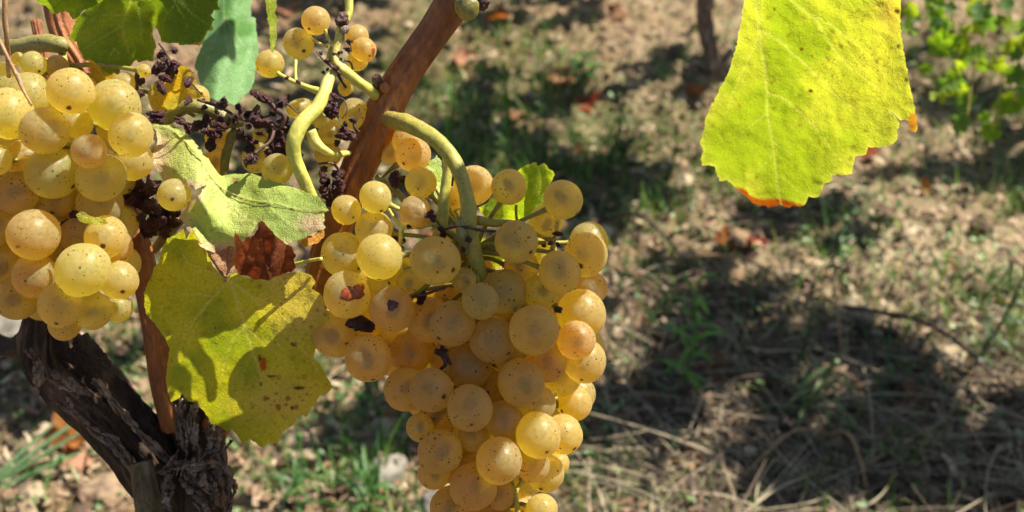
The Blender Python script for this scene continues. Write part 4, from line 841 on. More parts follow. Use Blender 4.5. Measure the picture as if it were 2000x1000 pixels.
# ---- large hanging leaf, lower left
A = off([(205, 55), (215, 100), (228, 76), (243, 62), (260, 88), (275, 110), (300, 150), (320, 195), (345, 235), (378, 258), (400, 240), (430, 235), (450, 250), (490, 258), (550, 265), (590, 240), (640, 232), (690, 232), (725, 245), (742, 270), (726, 300), (760, 320), (775, 345), (776, 370), (802, 400), (795, 430), (773, 443), (784, 480), (768, 520), (742, 545), (735, 580), (762, 610), (780, 640), (795, 670), (814, 700), (790, 725), (762, 733), (743, 770), (720, 793), (708, 822), (690, 813), (668, 828), (652, 852), (633, 865), (607, 885), (590, 927), (570, 933), (545, 928), (525, 947), (505, 933), (480, 913), (447, 932), (427, 900), (400, 873), (380, 880), (350, 858), (318, 850), (305, 820), (280, 790), (255, 763), (225, 757), (200, 725), (180, 750), (155, 762), (140, 720), (133, 660), (142, 600), (147, 540), (130, 500), (105, 465), (78, 432), (52, 400), (45, 360), (43, 320), (60, 275), (78, 240), (85, 213), (105, 195), (113, 150), (138, 95), (170, 83)], 260, 420, 2.083)
vA = lambda l: off(l, 260, 420, 2.083)
veA = [(vA([(390, 270), (420, 340), (450, 440), (485, 550), (522, 660), (530, 760)]), 4.0, 1.2), (vA([(385, 272), (320, 340), (240, 440), (160, 610)]), 3.2, 1.0), (vA([(380, 262), (290, 225), (220, 190), (190, 130)]), 2.6, 0.8), (vA([(322, 332), (240, 322), (155, 328)]), 1.6, 0.7), (vA([(395, 270), (480, 330), (600, 470), (700, 560), (780, 680)]), 2.8, 0.9), (vA([(395, 266), (480, 250), (600, 270), (720, 290)]), 2.3, 0.8),
       (vA([(452, 455), (400, 520), (352, 680)]), 1.8, 0.7), (vA([(460, 455), (540, 530), (620, 590), (700, 700)]), 1.7, 0.7), (vA([(490, 560), (450, 640), (430, 760)]), 1.3, 0.6), (vA([(510, 620), (600, 720), (640, 800)]), 1.3, 0.6), (vA([(240, 440), (190, 430), (150, 440)]), 1.2, 0.6), (vA([(290, 380), (230, 520), (215, 600)]), 1.1, 0.6), (vA([(480, 330), (560, 360), (700, 400)]), 1.3, 0.6), (vA([(540, 400), (560, 470), (650, 620)]), 1.1, 0.5), (vA([(290, 225), (210, 240), (120, 260)]), 1.0, 0.5), (vA([(520, 265), (620, 330), (760, 360)]), 1.1, .6)]
def colA(x, y, e, v):
    u = (x-260)*2.083; w = (y-420)*2.083; n = field(x, y, 60); n2 = field(x, y, 14, 3, 7)
    c = np.tile([0.42, 0.46, 0.03], (len(x), 1)); c = mixc(c, (0.58, 0.56, 0.045), smooth(-0.2, 0.4, n)); c = mixc(c, (0.26, 0.36, 0.03), smooth(0.1, 0.5, -n)*0.7)
    dry = np.exp(-(((u-690)/130)**2+((w-370)/120)**2))*1.1+np.exp(-(((u-600)/160)**2+((w-760)/90)**2))*.75+np.exp(-(((u-640)/90)**2+((w-260)/40)**2))
    c = mixc(c, (0.60, 0.49, 0.18), np.clip(dry+0.3*n2, 0, 0.85)); c = mixc(c, (0.55, 0.50, 0.12), smooth(5, 0, e)*.5)
    c = mixc(c, (0.20, 0.06, 0.015), np.maximum(freckles(x, y, 13, 0.62, 3), freckles(x, y, 30, 0.7, 5))*0.8*(0.4+0.6*np.clip(dry*1.5, 0, 1)))
    c = mixc(c, (0.42, 0.09, 0.01), spots(x, y, [(514, 712, 7, 13)])); c = mixc(c, (0.10, 0.03, 0.01), spots(x, y, [(585, 757, 10, 3.5), (510, 750, 4, 4), (530, 735, 8, 2.5), (507, 700, 3, 7), (560, 790, 3, 2.5), (523, 778, 2.5, 2), (570, 797, 3, 4), (575, 672, 8, 4), (545, 800, 2, 2), (600, 770, 2, 2), (420, 640, 2, 2)]))
    return mixc(c, VEINC, np.clip(v*0.7, 0, .8))
dA0 = plane(445, 550, .384, -0.38, -0.75)
def dA(x, y): u = (x-450)/180; w = (y-640)/200; return dA0(x, y)+0.006*u*u+0.004*w*w*(w > 0)+0.0022*np.sin((x-300)/50+(y/70))*np.clip(np.abs(u), 0, 1)
traced_leaf('vine_leaf', A, dA, veA, colA, M_LEAF, vine, (445, 550), 3.6, lab='large yellow green leaf hanging in front of the trunk with brown specks')
twig([(443, 550, .384, 4), (432, 530, .386, 4), (415, 505, .389, 4), (408, 495, .392, 4), (420, 470, .40, 4)], M_TAN, 'petiole')

# ---- pale folded leaf
Bl = off([(150, 215), (190, 203), (230, 200), (280, 212), (330, 235), (375, 270), (420, 310), (460, 355), (500, 400), (530, 445), (560, 490), (585, 525), (610, 545), (660, 535), (700, 530), (740, 533), (800, 525), (840, 540), (880, 555), (930, 575), (980, 590), (1040, 612), (1100, 630), (1170, 655), (1240, 678), (1262, 705), (1285, 728), (1290, 750), (1312, 770), (1280, 785), (1262, 800), (1285, 830), (1270, 850), (1288, 880), (1250, 900), (1220, 912), (1200, 925), (1180, 930), (1120, 960), (1050, 985), (1020, 995), (1000, 985), (960, 945), (920, 900), (890, 870), (850, 840), (838, 868), (800, 930), (780, 945), (740, 965), (720, 985), (700, 1010), (660, 1000), (630, 1020), (600, 1030), (560, 1045), (520, 1030), (480, 1010), (455, 970), (420, 930), (390, 900), (360, 850), (330, 812), (350, 780), (370, 765), (385, 735), (375, 722), (410, 710), (450, 690), (480, 650), (512, 600), (440, 635), (425, 610), (410, 600), (385, 612), (365, 600), (340, 612), (300, 605), (270, 595), (228, 600), (222, 560), (205, 530), (185, 500), (160, 470), (168, 440), (150, 400), (158, 360), (180, 330), (160, 290), (178, 260), (158, 240)], 250, 180, 3.334)
vB = lambda l: off(l, 250, 180, 3.334)
foldl = vB([(165, 212), (260, 232), (350, 300), (450, 400), (545, 560), (640, 640), (800, 700), (950, 720), (1100, 760), (1290, 770)])
veB = [(foldl, 2.6, 1.0), (vB([(545, 570), (620, 680), (720, 740), (800, 745)]), 1.8, .8), (vB([(545, 570), (520, 700), (440, 850), (450, 960)]), 2.0, .8), (vB([(920, 715), (960, 790), (1100, 900)]), 1.4, .6), (vB([(450, 400), (380, 460), (300, 560)]), 1.3, .6), (vB([(700, 660), (760, 600), (860, 560)]), 1.2, .6), (vB([(560, 600), (600, 800), (700, 960)]), 1.5, .6), (vB([(620, 680), (760, 820), (900, 880)]), 1.2, .6)]
def colB(x, y, e, v):
    u = (x-250)*3.334; w = (y-180)*3.334; n = field(x, y, 50, 4, 3); n2 = field(x, y, 12, 3, 8)
    c = np.tile([0.42, 0.52, 0.10], (len(x), 1)); c = mixc(c, (0.54, 0.60, 0.16), smooth(-.2, .4, n)); c = mixc(c, (0.22, 0.33, 0.05), smooth(650, 1000, u)*smooth(560, 720, w)*.75)  # darker green right of centre below the fold: shade painted into the blade
    dry = np.clip(smooth(330, 180, u)*1.1*smooth(200, 330, w)+smooth(14, 3, e)*smooth(560, 400, u)*smooth(400, 560, w)+np.exp(-((u-1210)/90)**2-((w-860)/60)**2)*1.2+smooth(940, 1020, w)*1.0, 0, 1)
    c = mixc(c, (0.62, 0.44, 0.28), np.clip(dry+.25*n2*(dry > .1), 0, .9)); c = mixc(c, (0.30, 0.13, 0.07), spots(x, y, [(298, 293, 5, 4), (294, 312, 5, 6), (300, 250, 4, 3), (458, 353, 7, 5)])*.8)
    c = mixc(c, (0.16, 0.06, 0.03), freckles(x, y, 14, .86, 2)*.5); return mixc(c, (0.58, 0.60, 0.28), np.clip(v*.6, 0, .7))
def dB(x, y):
    d_, t = segdist(x, y, foldl); fy = np.interp(x, [q[0] for q in sorted(foldl)], [q[1] for q in sorted(foldl)]); s = (y-fy)   # below the fold s>0
    base_ = .386+0.010*smooth(420, 300, x)-0.012*smooth(450, 620, x)
    return base_+np.where(s < 0, 0.75*(-s)/FPX*.38, -0.60*s/FPX*.38+0.0*s)+0.010*smooth(70, 140, s)+0.0015*np.sin(x/22)
traced_leaf('vine_leaf', Bl, dB, veB, colB, M_LEAF_TOP, vine, (300, 245), 3.4, lab='pale green folded leaf with tan dry edge between the two bunches')

# ---- big green leaf at the top left
Cl = [(160, -70), (175, -30), (180, 5), (165, 22), (148, 38), (142, 58), (135, 76), (150, 82), (155, 100), (163, 115), (175, 120), (185, 128), (195, 134), (202, 145), (213, 150), (222, 142), (232, 148), (236, 132), (250, 136), (258, 126), (266, 117), (270, 122), (283, 119), (299, 120), (301, 100), (306, 92), (303, 80), (298, 66), (300, 50), (308, 58), (316, 82), (330, 85), (348, 84), (350, 88), (375, 87), (390, 90), (398, 82), (402, 70), (405, 60), (418, 58), (414, 48), (420, 38), (412, 30), (418, 20), (430, 19), (425, 5), (430, -20), (420, -60), (390, -100), (330, -130), (260, -120), (200, -100)]
veC = [([(262, -60), (256, 0), (245, 30), (240, 55), (248, 90), (256, 118)], 2.6, 1.0), ([(262, -60), (268, 0), (272, 30), (278, 60), (275, 70)], 2.6, 1.0), ([(240, 50), (205, 70), (165, 95)], 1.5, .7), ([(222, 95), (232, 105), (233, 130)], 1.4, .8), ([(222, 95), (212, 120), (208, 148)], 1.3, .7), ([(262, -60), (330, -10), (350, 20), (368, 55)], 2.2, .9), ([(330, -10), (380, 30), (405, 48)], 1.3, .6), ([(245, 30), (200, 30), (160, 50)], 1.3, .6), ([(262, -60), (200, -40), (178, 0)], 1.8, .8), ([(340, 10), (320, 40), (318, 60)], 1.1, .6)]
def colC(x, y, e, v):
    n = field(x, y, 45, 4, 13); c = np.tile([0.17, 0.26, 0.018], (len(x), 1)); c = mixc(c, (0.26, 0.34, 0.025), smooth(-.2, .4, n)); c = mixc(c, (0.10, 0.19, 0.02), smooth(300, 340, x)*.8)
    c = mixc(c, (0.33, 0.20, 0.05), spots(x, y, [(231, 70, 3, 4), (385, 85, 8, 3)])); c = mixc(c, (0.45, 0.45, 0.05), smooth(4, 0, e)*.5); return mixc(c, (0.40, 0.44, 0.13), np.clip(v*.75, 0, .8))
dC0 = plane(270, 60, .388, -0.2, -0.45)
def dC(x, y): return dC0(x, y)+0.010*((x-270)/150)**2+0.005*np.exp(-((x-303)/18)**2-((y-60)/40)**2)-0.0025*np.sin((x-150)/28)*smooth(40, 120, y)
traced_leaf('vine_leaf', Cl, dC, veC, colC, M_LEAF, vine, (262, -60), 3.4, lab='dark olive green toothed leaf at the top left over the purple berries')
# ---- pale bluish leaf behind it
Dl = [(372, -60), (490, -60), (492, 0), (490, 32), (500, 36), (502, 70), (505, 95), (500, 130), (496, 160), (488, 178), (475, 190), (462, 205), (440, 200), (420, 195), (400, 183), (392, 165), (388, 150), (380, 130), (385, 110), (392, 95), (405, 60)]
def colD(x, y, e, v): n = field(x, y, 40, 4, 33); c = np.tile([0.19, 0.37, 0.14], (len(x), 1)); c = mixc(c, (0.09, 0.25, 0.04), smooth(-.1, .5, n)); return mixc(c, (0.4, 0.5, 0.3), np.clip(v*.6, 0, .7))
traced_leaf('vine_leaf', Dl, lambda x, y: plane(440, 80, .47, 0.35, 0.55)(x, y)+0.012*((x-445)/60)**2*.5-0.003*np.sin(x/14+y/60), [([(440, -60), (436, 20), (445, 110), (462, 200)], 2.0, .8), ([(437, 30), (470, 80), (500, 120)], 1.5, .7), ([(437, 30), (415, 90), (395, 150)], 1.5, .7)], colD, M_LEAF_TOP, vine, (440, -60), 4.0, lab='pale bluish green leaf behind the dark olive one')
# ---- small bright leaves and scraps
def simple_col(a, b, s=30, o=0.0, edge=None):
    def f(x, y, e, v):
        c = mixc(np.tile(a, (len(x), 1)), b, smooth(-.3, .4, field(x, y, s, 4, o)))
        if edge: c = mixc(c, edge, smooth(5, 0, e))
        return mixc(c, (min(1, a[0]*1.5+.1), min(1, a[1]*1.3+.1), a[2]+.08), np.clip(v*.7, 0, .8))
    return f
traced_leaf('vine_leaf', [(60, -60), (70, -5), (76, 8), (90, 12), (98, 22), (110, 28), (122, 22), (134, 24), (142, 38), (152, 34), (163, 20), (180, 14), (200, 2), (215, -20), (200, -60), (130, -90)], lambda x, y: plane(130, 0, .385, -.3, -.6)(x, y)+0.004*np.sin(x/20), [([(140, -90), (138, -20), (128, 18)], 1.8, .8), ([(140, -50), (175, -20), (190, 5)], 1.5, .7)], simple_col((0.20, 0.32, 0.03), (0.33, 0.44, 0.03), 25, 3), M_LEAF, vine, (140, -60), 4, lab='small bright green leaf at the top left corner')
traced_leaf('vine_leaf', [(512, -40), (517, 0), (522, 28), (526, 50), (527, 75), (529, 100), (533, 104), (538, 85), (541, 70), (539, 55), (543, 40), (538, 28), (541, 10), (539, -40)], lambda x, y: plane(530, 50, .38, 1.5, -.3)(x, y), [([(524, -40), (529, 40), (532, 100)], 1.2, .7)], simple_col((0.40, 0.52, 0.04), (0.50, 0.60, 0.10), 20, 5), M_LEAF, vine, (526, -40), 3, lab='narrow bright leaf seen edge-on at the top')
Il = off([(340, 500), (370, 485), (400, 470), (430, 430), (500, 420), (560, 350), (620, 260), (650, 210), (672, 192), (700, 175), (730, 160), (745, 165), (765, 148), (790, 150), (800, 178), (830, 160), (870, 170), (885, 195), (925, 225), (935, 240), (925, 262), (915, 290), (890, 330), (850, 400), (840, 500), (800, 540), (740, 570), (700, 600), (600, 600), (520, 590), (450, 585), (380, 565), (350, 530)], 850, 280, 4)
traced_leaf('vine_leaf', Il, lambda x, y: plane(1000, 380, .408, -.3, -.6)(x, y)+0.003*np.sin(x/14), [(off([(330, 490), (480, 540), (620, 560)], 850, 280, 4), 2.0, 1.0), (off([(480, 540), (600, 470), (840, 450)], 850, 280, 4), 1.8, .8), (off([(640, 330), (720, 300), (900, 240)], 850, 280, 4), 1.4, .7), (off([(600, 470), (680, 350), (760, 180)], 850, 280, 4), 1.6, .7)], simple_col((0.30, 0.46, 0.03), (0.46, 0.58, 0.04), 18, 9, (0.55, 0.6, 0.1)), M_LEAF, vine, (935, 405), 3, lab='small bright green leaf behind the grapes at the top of the big bunch')
traced_leaf('vine_leaf', off([(900, 600), (920, 575), (945, 572), (965, 530), (990, 520), (1010, 490), (1035, 520), (1050, 560), (1060, 700), (1050, 830), (1000, 865), (960, 840), (970, 760), (950, 700), (930, 650)], 600, 180, 4), lambda x, y: plane(850, 340, .402, .2, .4)(x, y), [(off([(1040, 850), (1000, 700), (950, 590)], 600, 180, 4), 1.4, .7)], simple_col((0.42, 0.55, 0.20), (0.36, 0.50, 0.06), 14, 2), M_LEAF_TOP, vine, (858, 390), 3, lab='pale green leaf scrap left of the yellow stalk')
traced_leaf('vine_leaf', [(938, 462), (968, 470), (985, 490), (978, 520), (955, 525), (940, 500)], lambda x, y: plane(960, 490, .405, -.3, -.6)(x, y), [([(940, 465), (960, 490), (970, 520)], 1.2, .7)], simple_col((0.45, 0.58, 0.03), (0.5, 0.6, 0.05), 14, 4), M_LEAF, vine, (940, 465), 3, lab='bright green sliver of leaf between the forked stalk and the grapes')
traced_leaf('vine_leaf', [(172, 115), (186, 122), (200, 135), (215, 146), (235, 150), (232, 165), (212, 172), (195, 170), (182, 155), (176, 138)], lambda x, y: plane(205, 145, .388, -.2, -.5)(x, y), [([(180, 120), (205, 150), (225, 160)], 1.2, .7)], simple_col((0.60, 0.42, 0.03), (0.62, 0.33, 0.03), 14, 4), M_LEAF, vine, (178, 118), 3, lab='orange yellow scrap of leaf under the top left leaf')
traced_leaf('vine_leaf', [(288, 178), (300, 160), (318, 152), (330, 140), (345, 148), (350, 130), (362, 128), (378, 140), (384, 158), (380, 172), (396, 180), (400, 190), (385, 192), (372, 190), (355, 198), (342, 212), (328, 215), (320, 208), (312, 216), (300, 205), (290, 195)], lambda x, y: plane(340, 175, .387, -.2, -.5)(x, y)+.002*np.sin(x/12), [([(384, 160), (345, 175), (300, 190)], 1.4, .7)], simple_col((0.64, 0.42, 0.04), (0.62, 0.50, 0.12), 22, 6), M_LEAF, vine, (384, 160), 3, lab='orange yellow withered leaf behind the purple berries')
traced_leaf('vine_leaf', [(148, 420), (160, 412), (185, 425), (205, 428), (212, 436), (195, 440), (175, 438), (155, 432)], lambda x, y: plane(180, 428, .368, 0, .3)(x, y), [([(150, 422), (205, 432)], 1, .6)], simple_col((0.50, 0.50, 0.05), (0.5, 0.5, 0.1), 14, 4), M_LEAF, vine, (150, 422), 3, lab='tiny yellow leaf scrap on the left bunch')
# ---- brown dry leaf
Hl = off([(415, 65), (428, 82), (440, 105), (450, 110), (460, 92), (470, 88), (480, 97), (495, 75), (508, 55), (510, 38), (520, 22), (535, 30), (548, 50), (560, 60), (580, 85), (600, 100), (620, 118), (640, 125), (662, 160), (655, 190), (662, 215), (645, 232), (620, 236), (590, 247), (550, 268), (525, 262), (500, 264), (470, 250), (450, 245), (435, 245), (425, 235), (415, 215), (410, 190), (420, 150), (415, 120), (410, 90)], 260, 420, 2.083)
def colH(x, y, e, v): n = field(x, y, 22, 4, 3); c = mixc(np.tile([0.20, 0.055, 0.022], (len(x), 1)), (0.34, 0.11, 0.045), smooth(-.2, .4, n)); c = mixc(c, (0.11, 0.035, 0.02), freckles(x, y, 12, .5, 4)*.8); return mixc(c, (0.36, 0.16, 0.08), np.clip(v*.5, 0, .6))
traced_leaf('vine_leaf', Hl, lambda x, y: plane(520, 490, .368, .25, -.5)(x, y)+0.003*np.sin(x/10+y/25)+.004*((x-520)/50)**2, [(off([(560, 265), (530, 160), (515, 30)], 260, 420, 2.083), 1.8, .8), (off([(550, 240), (470, 180), (420, 90)], 260, 420, 2.083), 1.4, .7), (off([(550, 220), (600, 180), (640, 140)], 260, 420, 2.083), 1.2, .6)], colH, M_LEAF_DRY, vine, (525, 545), 3.2, lab='curled reddish brown dry leaf between the pale leaf and the hanging leaf')
traced_leaf('vine_leaf', [(415, 480), (440, 470), (462, 480), (468, 505), (455, 530), (440, 540), (425, 520), (412, 500)], lambda x, y: plane(440, 505, .382, .2, .3)(x, y), [([(440, 470), (442, 538)], 1.2, .7)], simple_col((0.55, 0.33, 0.20), (0.40, 0.2, 0.12), 14, 4), M_LEAF_DRY, vine, (440, 470), 3, lab='pinkish tan dry leaf fragment under the pale leaf')
traced_leaf('vine_leaf', [(585, 470), (600, 462), (620, 455), (632, 448), (634, 460), (625, 472), (605, 480), (590, 482)], lambda x, y: plane(610, 465, .376, .2, .3)(x, y), [([(585, 474), (630, 458)], 1.2, .7)], simple_col((0.62, 0.32, 0.06), (0.5, 0.2, 0.05), 14, 4), M_LEAF_DRY, vine, (585, 474), 3, lab='small orange dry leaf edge under the pale leaf')

# ---- the leaf hanging at the right, from a shoot above the picture
gs = lambda l: off(l, 1340, 0, 2.326)
Gl = gs([(275, -420), (262, -260), (268, -100), (265, 0), (252, 90), (235, 180), (222, 235), (205, 290), (185, 345), (160, 390), (135, 440), (110, 490), (95, 525), (85, 560), (78, 600), (63, 655), (76, 672), (78, 690), (66, 722), (70, 752), (100, 750), (128, 755), (140, 790), (150, 822), (170, 823), (185, 816), (215, 845), (240, 862), (262, 885), (285, 905), (305, 925), (330, 930), (345, 935), (372, 944), (400, 938), (425, 930), (450, 940), (470, 945), (500, 935), (530, 936), (548, 915), (556, 893), (575, 897), (590, 898), (610, 888), (618, 860), (630, 832), (650, 828), (666, 820), (664, 798), (690, 792), (720, 793), (755, 790), (760, 750), (768, 710), (795, 708), (818, 703), (822, 685), (828, 668), (860, 668), (900, 665), (938, 655), (955, 640), (958, 600), (968, 578), (968, 555), (950, 530), (934, 510), (955, 528), (975, 548), (1005, 546), (1014, 560), (1012, 585), (1030, 598), (1045, 600), (1052, 572), (1045, 530), (1040, 500), (1030, 445), (1020, 400), (1008, 340), (1000, 290), (992, 240), (982, 190), (975, 130), (975, 60), (975, 0), (985, -120), (1000, -260), (960, -400), (860, -520), (640, -560), (420, -520)])
veG = [(gs([(300, -560), (305, -300), (318, 0), (328, 80), (332, 140), (345, 230), (358, 310), (368, 420), (370, 510), (388, 620), (402, 720), (415, 830), (432, 925)]), 4.2, 1.4), (gs([(336, 138), (380, 160), (430, 190), (480, 240), (540, 290), (590, 345), (650, 400), (700, 450), (770, 500), (850, 600)]), 3.0, .9), (gs([(330, -300), (450, -40), (540, 50), (590, 90), (640, 170), (690, 250), (740, 300), (830, 370), (920, 440)]), 3.0, .9), (gs([(560, 62), (640, 100), (720, 160), (800, 220), (880, 310), (960, 400)]), 2.0, .8),
       (gs([(332, 150), (310, 210), (285, 265), (250, 340), (210, 425), (190, 500), (155, 570)]), 2.2, .8), (gs([(370, 425), (430, 440), (490, 485), (560, 550), (610, 605), (660, 680), (720, 745)]), 2.4, .9), (gs([(368, 515), (320, 550), (270, 590), (190, 640)]), 1.4, .6), (gs([(392, 645), (430, 665), (485, 705)]), 1.6, .7), (gs([(250, 340), (270, 390), (300, 440)]), 1.0, .6), (gs([(320, 200), (280, 185), (235, 175)]), 1.0, .6), (gs([(206, 430), (225, 470), (240, 500)]), .9, .5), (gs([(400, 700), (340, 760), (280, 800)]), 1.0, .6), (gs([(410, 790), (480, 840), (520, 880)]), 1.0, .6), (gs([(640, 395), (600, 440), (570, 520)]), 1.0, .6), (gs([(560, 550), (620, 560), (720, 580)]), 1.0, .6), (gs([(690, 250), (660, 320), (640, 380)]), .9, .5), (gs([(800, 220), (790, 280), (800, 340)]), .9, .5), (gs([(330, -300), (600, -200), (820, -40), (930, 150)]), 2.2, .9), (gs([(480, 240), (470, 300), (480, 400)]), .9, .5)]
def colG(x, y, e, v):
    u = (x-1340)*2.326; w = y*2.326; n = field(x, y, 70, 4, 3); n2 = field(x, y, 16, 4, 8)
    c = np.tile([0.31, 0.42, 0.03], (len(x), 1)); c = mixc(c, (0.48, 0.53, 0.07), np.clip(smooth(-.15, .4, n+0.5*smooth(350, 800, u)*smooth(900, 200, np.abs(w-400)))*.9, 0, 1)); c = mixc(c, (0.60, 0.62, 0.16), np.exp(-e/7)*.75)
    c = mixc(c, (0.32, 0.46, 0.03), smooth(0.15, .5, -n2)*.3)
    c = mixc(c, (0.62, 0.50, 0.12), np.clip(np.exp(-((u-920)/60)**2-((w-60)/110)**2)*.9+np.exp(-((u-860)/120)**2-((w-330)/110)**2)*.3, 0, .9))
    br = smooth(0, 14, w-np.interp(u, [170, 200, 265, 290, 340, 420, 480, 530, 560], [818, 838, 850, 880, 898, 893, 908, 925, 960])-6*n2)*(u > 160)*(u < 560)
    br2 = smooth(1.2, .7, np.hypot((u-1030)/24, (w-560)/50))
    c = mixc(c, (0.36, 0.085, 0.010), np.clip(br, 0, 1)); c = mixc(c, (0.48, 0.22, 0.035), br2)
    c = mixc(c, (0.20, 0.09, 0.02), np.maximum(freckles(x, y, 9, .66, 1)*np.clip(np.exp(-((u-800)/190)**2-((w-300)/130)**2)*1.1+.1+.4*np.exp(-((u-600)/100)**2-((w-230)/90)**2), 0, .8), freckles(x, y, 22, .9, 2)*.5))
    c = mixc(c, (0.10, 0.03, 0.01), np.clip(freckles(x, y, 6, .4, 6)*np.clip(br, 0, 1), 0, .6)); c = mixc(c, (0.12, 0.05, 0.01), spots(x, y, [(1752, 22, 5, 4), (1755, 90, 3, 5), (1771, 155, 3, 4), (1583, 178, 4, 3), (1566, 96, 3, 3), (1513, 18, 3, 3)]))
    return mixc(c, (0.60, 0.64, 0.24), np.clip(v*.6, 0, .7))
dG0 = plane(1560, 200, .430, -0.42, -0.80)
def dG(x, y): return dG0(x, y)+0.004*((x-1560)/200)**2*0.6+0.001*smooth(1720, 1790, x)+0.0015*np.sin(y/40+x/60)
rl = traced_leaf('vine_leaf', Gl, dG, veG, colG, M_LEAF_SOFT, None, (1470, -240), 3.6, teeth=1.8)
tag(rl, 'large backlit yellow green leaf with browned tip hanging at the upper right', 'leaf')
d_ = float(dG(np.array([1470.]), np.array([-240.]))[0])
twig([(1470, -240, d_, 6), (1455, -330, d_-.006, 6), (1430, -470, d_-.005, 6), (1300, -640, d_+.01, 7)], M_STEM_Y, 'petiole', rl)
rl_children = [c for c in rl.children if c.name.startswith('petiole')]
# spots on the near things that lie in leaf shade: photo pixel, distance, height up the sun ray, leaf size
NEAR = [(930, 565, .38, .28, .029), (965, 705, .38, .30, .020), (840, 600, .385, .27, .020), (905, 800, .38, .30, .022), (870, 880, .38, .33, .022), (225, 206, .365, .20, .007),
        (800, 130, .405, .20, .014), (250, 20, .395, .17, .013), (370, 40, .395, .17, .012), (440, 20, .46, .22, .013)]
# soil in the shade of the next row's leaves: centre and radii in photo pixels, leaf count, heights
FAR = [(1340, 600, 200, 100, 24, .62, 1.3), (1560, 720, 200, 100, 28, .62, 1.3), (1850, 880, 200, 110, 32, .62, 1.3), (1220, 780, 120, 100, 12, .62, 1.3), (1600, 930, 180, 60, 20, .62, 1.3), (1330, 130, 110, 50, 22, .8, 1.3), (900, 300, 150, 60, 22, .8, 1.3), (1150, 360, 170, 60, 26, .8, 1.3), (760, 850, 120, 70, 26, .7, 1.1), (60, 760, 130, 60, 26, .7, 1.1), (1920, 340, 120, 40, 18, .8, 1.2), (1560, 430, 100, 20, 7, .8, 1.2), (600, 40, 200, 60, 20, .9, 1.3), (1050, 30, 150, 40, 18, .9, 1.3), (1000, 180, 140, 40, 14, .9, 1.3), (1750, 60, 150, 60, 18, .9, 1.3), (1850, 200, 120, 40, 14, .9, 1.3)]
# ================================================================== FOLIAGE OUT OF THE PICTURE, BACKGROUND VINES
def leaf_cloud(items):
    """many vine leaves in one mesh: items = (centre, size, normal)"""
    Vs = []; F = []; cols = []; n = 26; rings = 2; base_n = 0
    for k, (c, size, nr) in enumerate(items):
        th, r = leaf_shape(n, k % 7); nr = nr.normalized(); a = random.uniform(0, 6.28); e1 = nr.cross(Vector((math.cos(a), math.sin(a), .3))).normalized(); e2 = nr.cross(e1)
        c_ = np.array(c); A_ = np.array(e1); B_ = np.array(e2); K_ = np.array(nr); v = [c_[None]]
        for i in (1, 2):
            s = i/2; z = -0.25*size*s*s*(0.6+0.4*np.cos(2*th+k)); v.append(c_+(r*s*size*np.cos(th))[:, None]*A_+(r*s*size*np.sin(th))[:, None]*B_+z[:, None]*K_)
        v = np.vstack(v); b = base_n
        for j in range(n):
            j2 = (j+1) % n; F.append((b, b+1+j, b+1+j2)); F.append((b+1+j, b+1+n+j, b+1+n+j2, b+1+j2))
        Vs.append(v); base_n += len(v); col = np.array(random.choice([(0.12, 0.22, 0.03), (0.20, 0.30, 0.03), (0.30, 0.36, 0.04), (0.09, 0.17, 0.03)]))*random.uniform(.8, 1.2); cols.append(np.tile(col, (len(v), 1)))
    return np.vstack(Vs), F, np.vstack(cols)
def rnd_n(): return Vector((random.gauss(0.3, .5), random.gauss(0, .5), random.gauss(1.0, .3)))
def out_of_frame(p, size):
    x, y, d = proj(p)
    if d < 0.02: return True
    m = size/d*FPX*1.2; return x < -m or x > 2000+m or y < -m or y > 1000+m

def clear_of_vine(p, size):
    t = 0.0
    while p.z-SUN.z*t > 0.42:
        x, y, d = proj(p-SUN*t)
        if 0.30 < d < 0.62 and -250 < x < 1900 and -450 < y < 1250: return False
        t += 0.02
    return True
# leaves of the same vine overhead: each shades the spot given as (pixel, pixel, distance), from t metres up the sun ray
near = []
def over(px, py, d, t, size, tilt=(0, 0)):
    p = P(px, py, d)+SUN*t
    if not out_of_frame(p, size): print('IN FRAME', px, py, d, t, proj(p)); return
    near.append((p, size, Vector((SUN.x+tilt[0], SUN.y+tilt[1], SUN.z))))
for q in NEAR: over(*q)
near = near or [(P(600, -3000, .3), .02, SUN)]; V, F, cc = leaf_cloud(near); o = wob('foliage', V, F, M_LEAF, vine, cc, True, P(600, -500, .3)); tag(o, kind='stuff')

# background vines: leaves shading the soil, their trunks outside or at the edge of the picture
far_items = []
for cx, cy, rx, ry, n_, z0, z1 in FAR:
    for _ in range(n_):
        a = random.uniform(0, 6.28); q = math.sqrt(random.random()); g = G(cx+rx*q*math.cos(a), cy+ry*q*math.sin(a)); z = random.uniform(z0, z1)
        p = g+SUN*((z-g.z)/SUN.z); size = random.uniform(.028, .055)
        if out_of_frame(p, size) and clear_of_vine(p, size): far_items.append((p, size, rnd_n()))
tb = G(1385, 150); tb.z = hz(tb.x, tb.y)
v2 = thing('grapevine', 'dark trunk of a vine in the next row at the top of the picture', 'grapevine', tb, 'vines of the next row')
u = proj(tb)[2]/FPX
V, F = tube([(tb+Vector((0.02, 0, -.03)), 22*u), (tb+Vector((0, 0, .05)), 15*u), (tb+Vector((-.02, 0.01, .15)), 13*u), (tb+Vector((0.0, 0, .35)), 14*u), (tb+Vector((.05, 0, .6)), 16*u), (tb+Vector((.2, 0, .8)), 9*u)], 48, 14, bark_disp(21, .5)); wob('trunk', V, F, M_STRIP, v2, None, True, tb)
cl2 = [(tb+Vector((random.gauss(.1, .35), random.gauss(0, .2), random.uniform(.75, 1.25))), random.uniform(.03, .055), rnd_n()) for _ in range(90)]
V, F, cc = leaf_cloud([q for q in cl2 if out_of_frame(q[0], q[1]) and clear_of_vine(q[0], q[1])]); tag(wob('foliage', V, F, M_LEAF, v2, cc, True, tb+Vector((0, 0, .9))), kind='stuff')
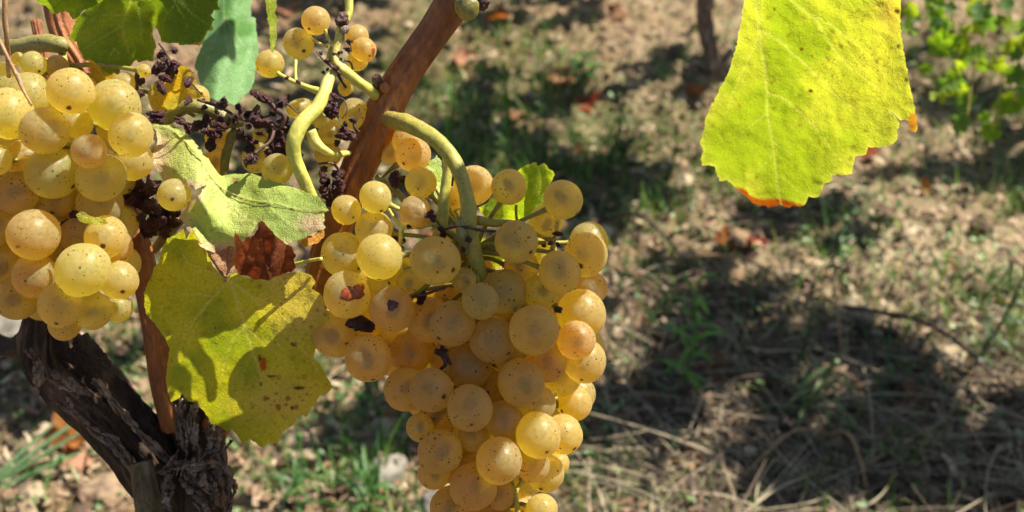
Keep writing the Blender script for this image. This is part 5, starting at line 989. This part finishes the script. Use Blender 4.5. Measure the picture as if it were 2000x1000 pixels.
b3 = Vector((1.35, 1.75, 0)); b3.z = hz(1.35, 1.75)
v3 = thing('grapevine', 'leafy vine shoots with small bright green leaves hanging in at the top right corner', 'grapevine', b3, 'vines of the next row')
V, F = tube([(b3+Vector((0, 0, -.03)), .032), (b3+Vector((0.01, 0, .2)), .024), (b3+Vector((-.03, 0, .45)), .026), (b3+Vector((-.1, -.02, .65)), .02), (b3+Vector((-.3, -.05, .8)), .01)], 48, 14, bark_disp(31, .3)); wob('trunk', V, F, M_BARK, v3, None, True, b3)
V, F, cc = leaf_cloud(far_items); tag(wob('foliage', V, F, M_LEAF, v3, cc, True, b3+Vector((0, 0, .8))), kind='stuff')
print('far leaves', len(far_items), 'near', len(near))
for pts in ([(1830, -120), (1850, -40), (1862, 40), (1872, 110), (1866, 180)], [(1930, -140), (1935, -30), (1925, 60), (1900, 150), (1888, 235)], [(2010, -100), (2000, 20), (1990, 110), (1985, 200)], [(1790, -120), (1778, -20), (1775, 70)], [(1960, 100), (1955, 180), (1942, 245)]):
    V, F = tube([pt(x, y, 1.05, 2.2) for x, y in pts], 8, 6); wob('shoot', V, F, M_STEM, v3, None, True)
for cx, cy, sx, sy, n_ in ((1845, 20, 35, 30, 9), (1868, 95, 28, 30, 9), (1862, 165, 30, 25, 9), (1925, 20, 25, 25, 6), (1915, 140, 22, 20, 4), (1985, 30, 25, 25, 6), (1992, 100, 15, 25, 5), (1985, 200, 18, 30, 6), (1885, 238, 16, 12, 3), (1940, 245, 14, 10, 3), (1778, 40, 12, 30, 5), (1970, -20, 30, 15, 4)):
    for k in range(n_):
        x = random.gauss(cx, sx*.7); y = random.gauss(cy, sy*.7); d = random.uniform(1.0, 1.1); nr = Vector((random.gauss(-.3, .5), random.gauss(-.8, .4), random.gauss(.5, .5))).normalized()
        e1 = nr.cross(Vector((random.gauss(0, 1), random.gauss(0, 1), random.gauss(0, 1)))).normalized()
        g0 = random.choice([((0.14, 0.28, 0.02), (0.24, 0.40, 0.03)), ((0.30, 0.45, 0.03), (0.42, 0.52, 0.05)), ((0.10, 0.22, 0.05), (0.16, 0.30, 0.08))])
        loose_leaf('leaf', P(x, y, d), e1, nr.cross(e1), random.uniform(.0065, .0125), .35, g0, M_LEAF, v3, k, 3, 26)

B, px, py = sample_px(420, lambda x, y: 0.3+0.4*zone(x, y)); it = []
for p in B: it.append((Vector(p)+Vector((0, 0, .006)), random.uniform(.006, .016), Vector((random.gauss(0, .5), random.gauss(-.2, .5), 1))))
V, F, cc = leaf_cloud(it); n_ = len(V)//len(it); cc = np.repeat(pick([(0.26, 0.14, 0.07), (0.16, 0.09, 0.055), (0.36, 0.24, 0.14), (0.10, 0.06, 0.04), (0.34, 0.13, 0.06)], len(it)), n_, 0)
tag(link('dry_leaves', mesh('dry_leaves', V+np.array([0, 0, 0.0]), F, True, cc), M_LEAF_DRY), kind='stuff')
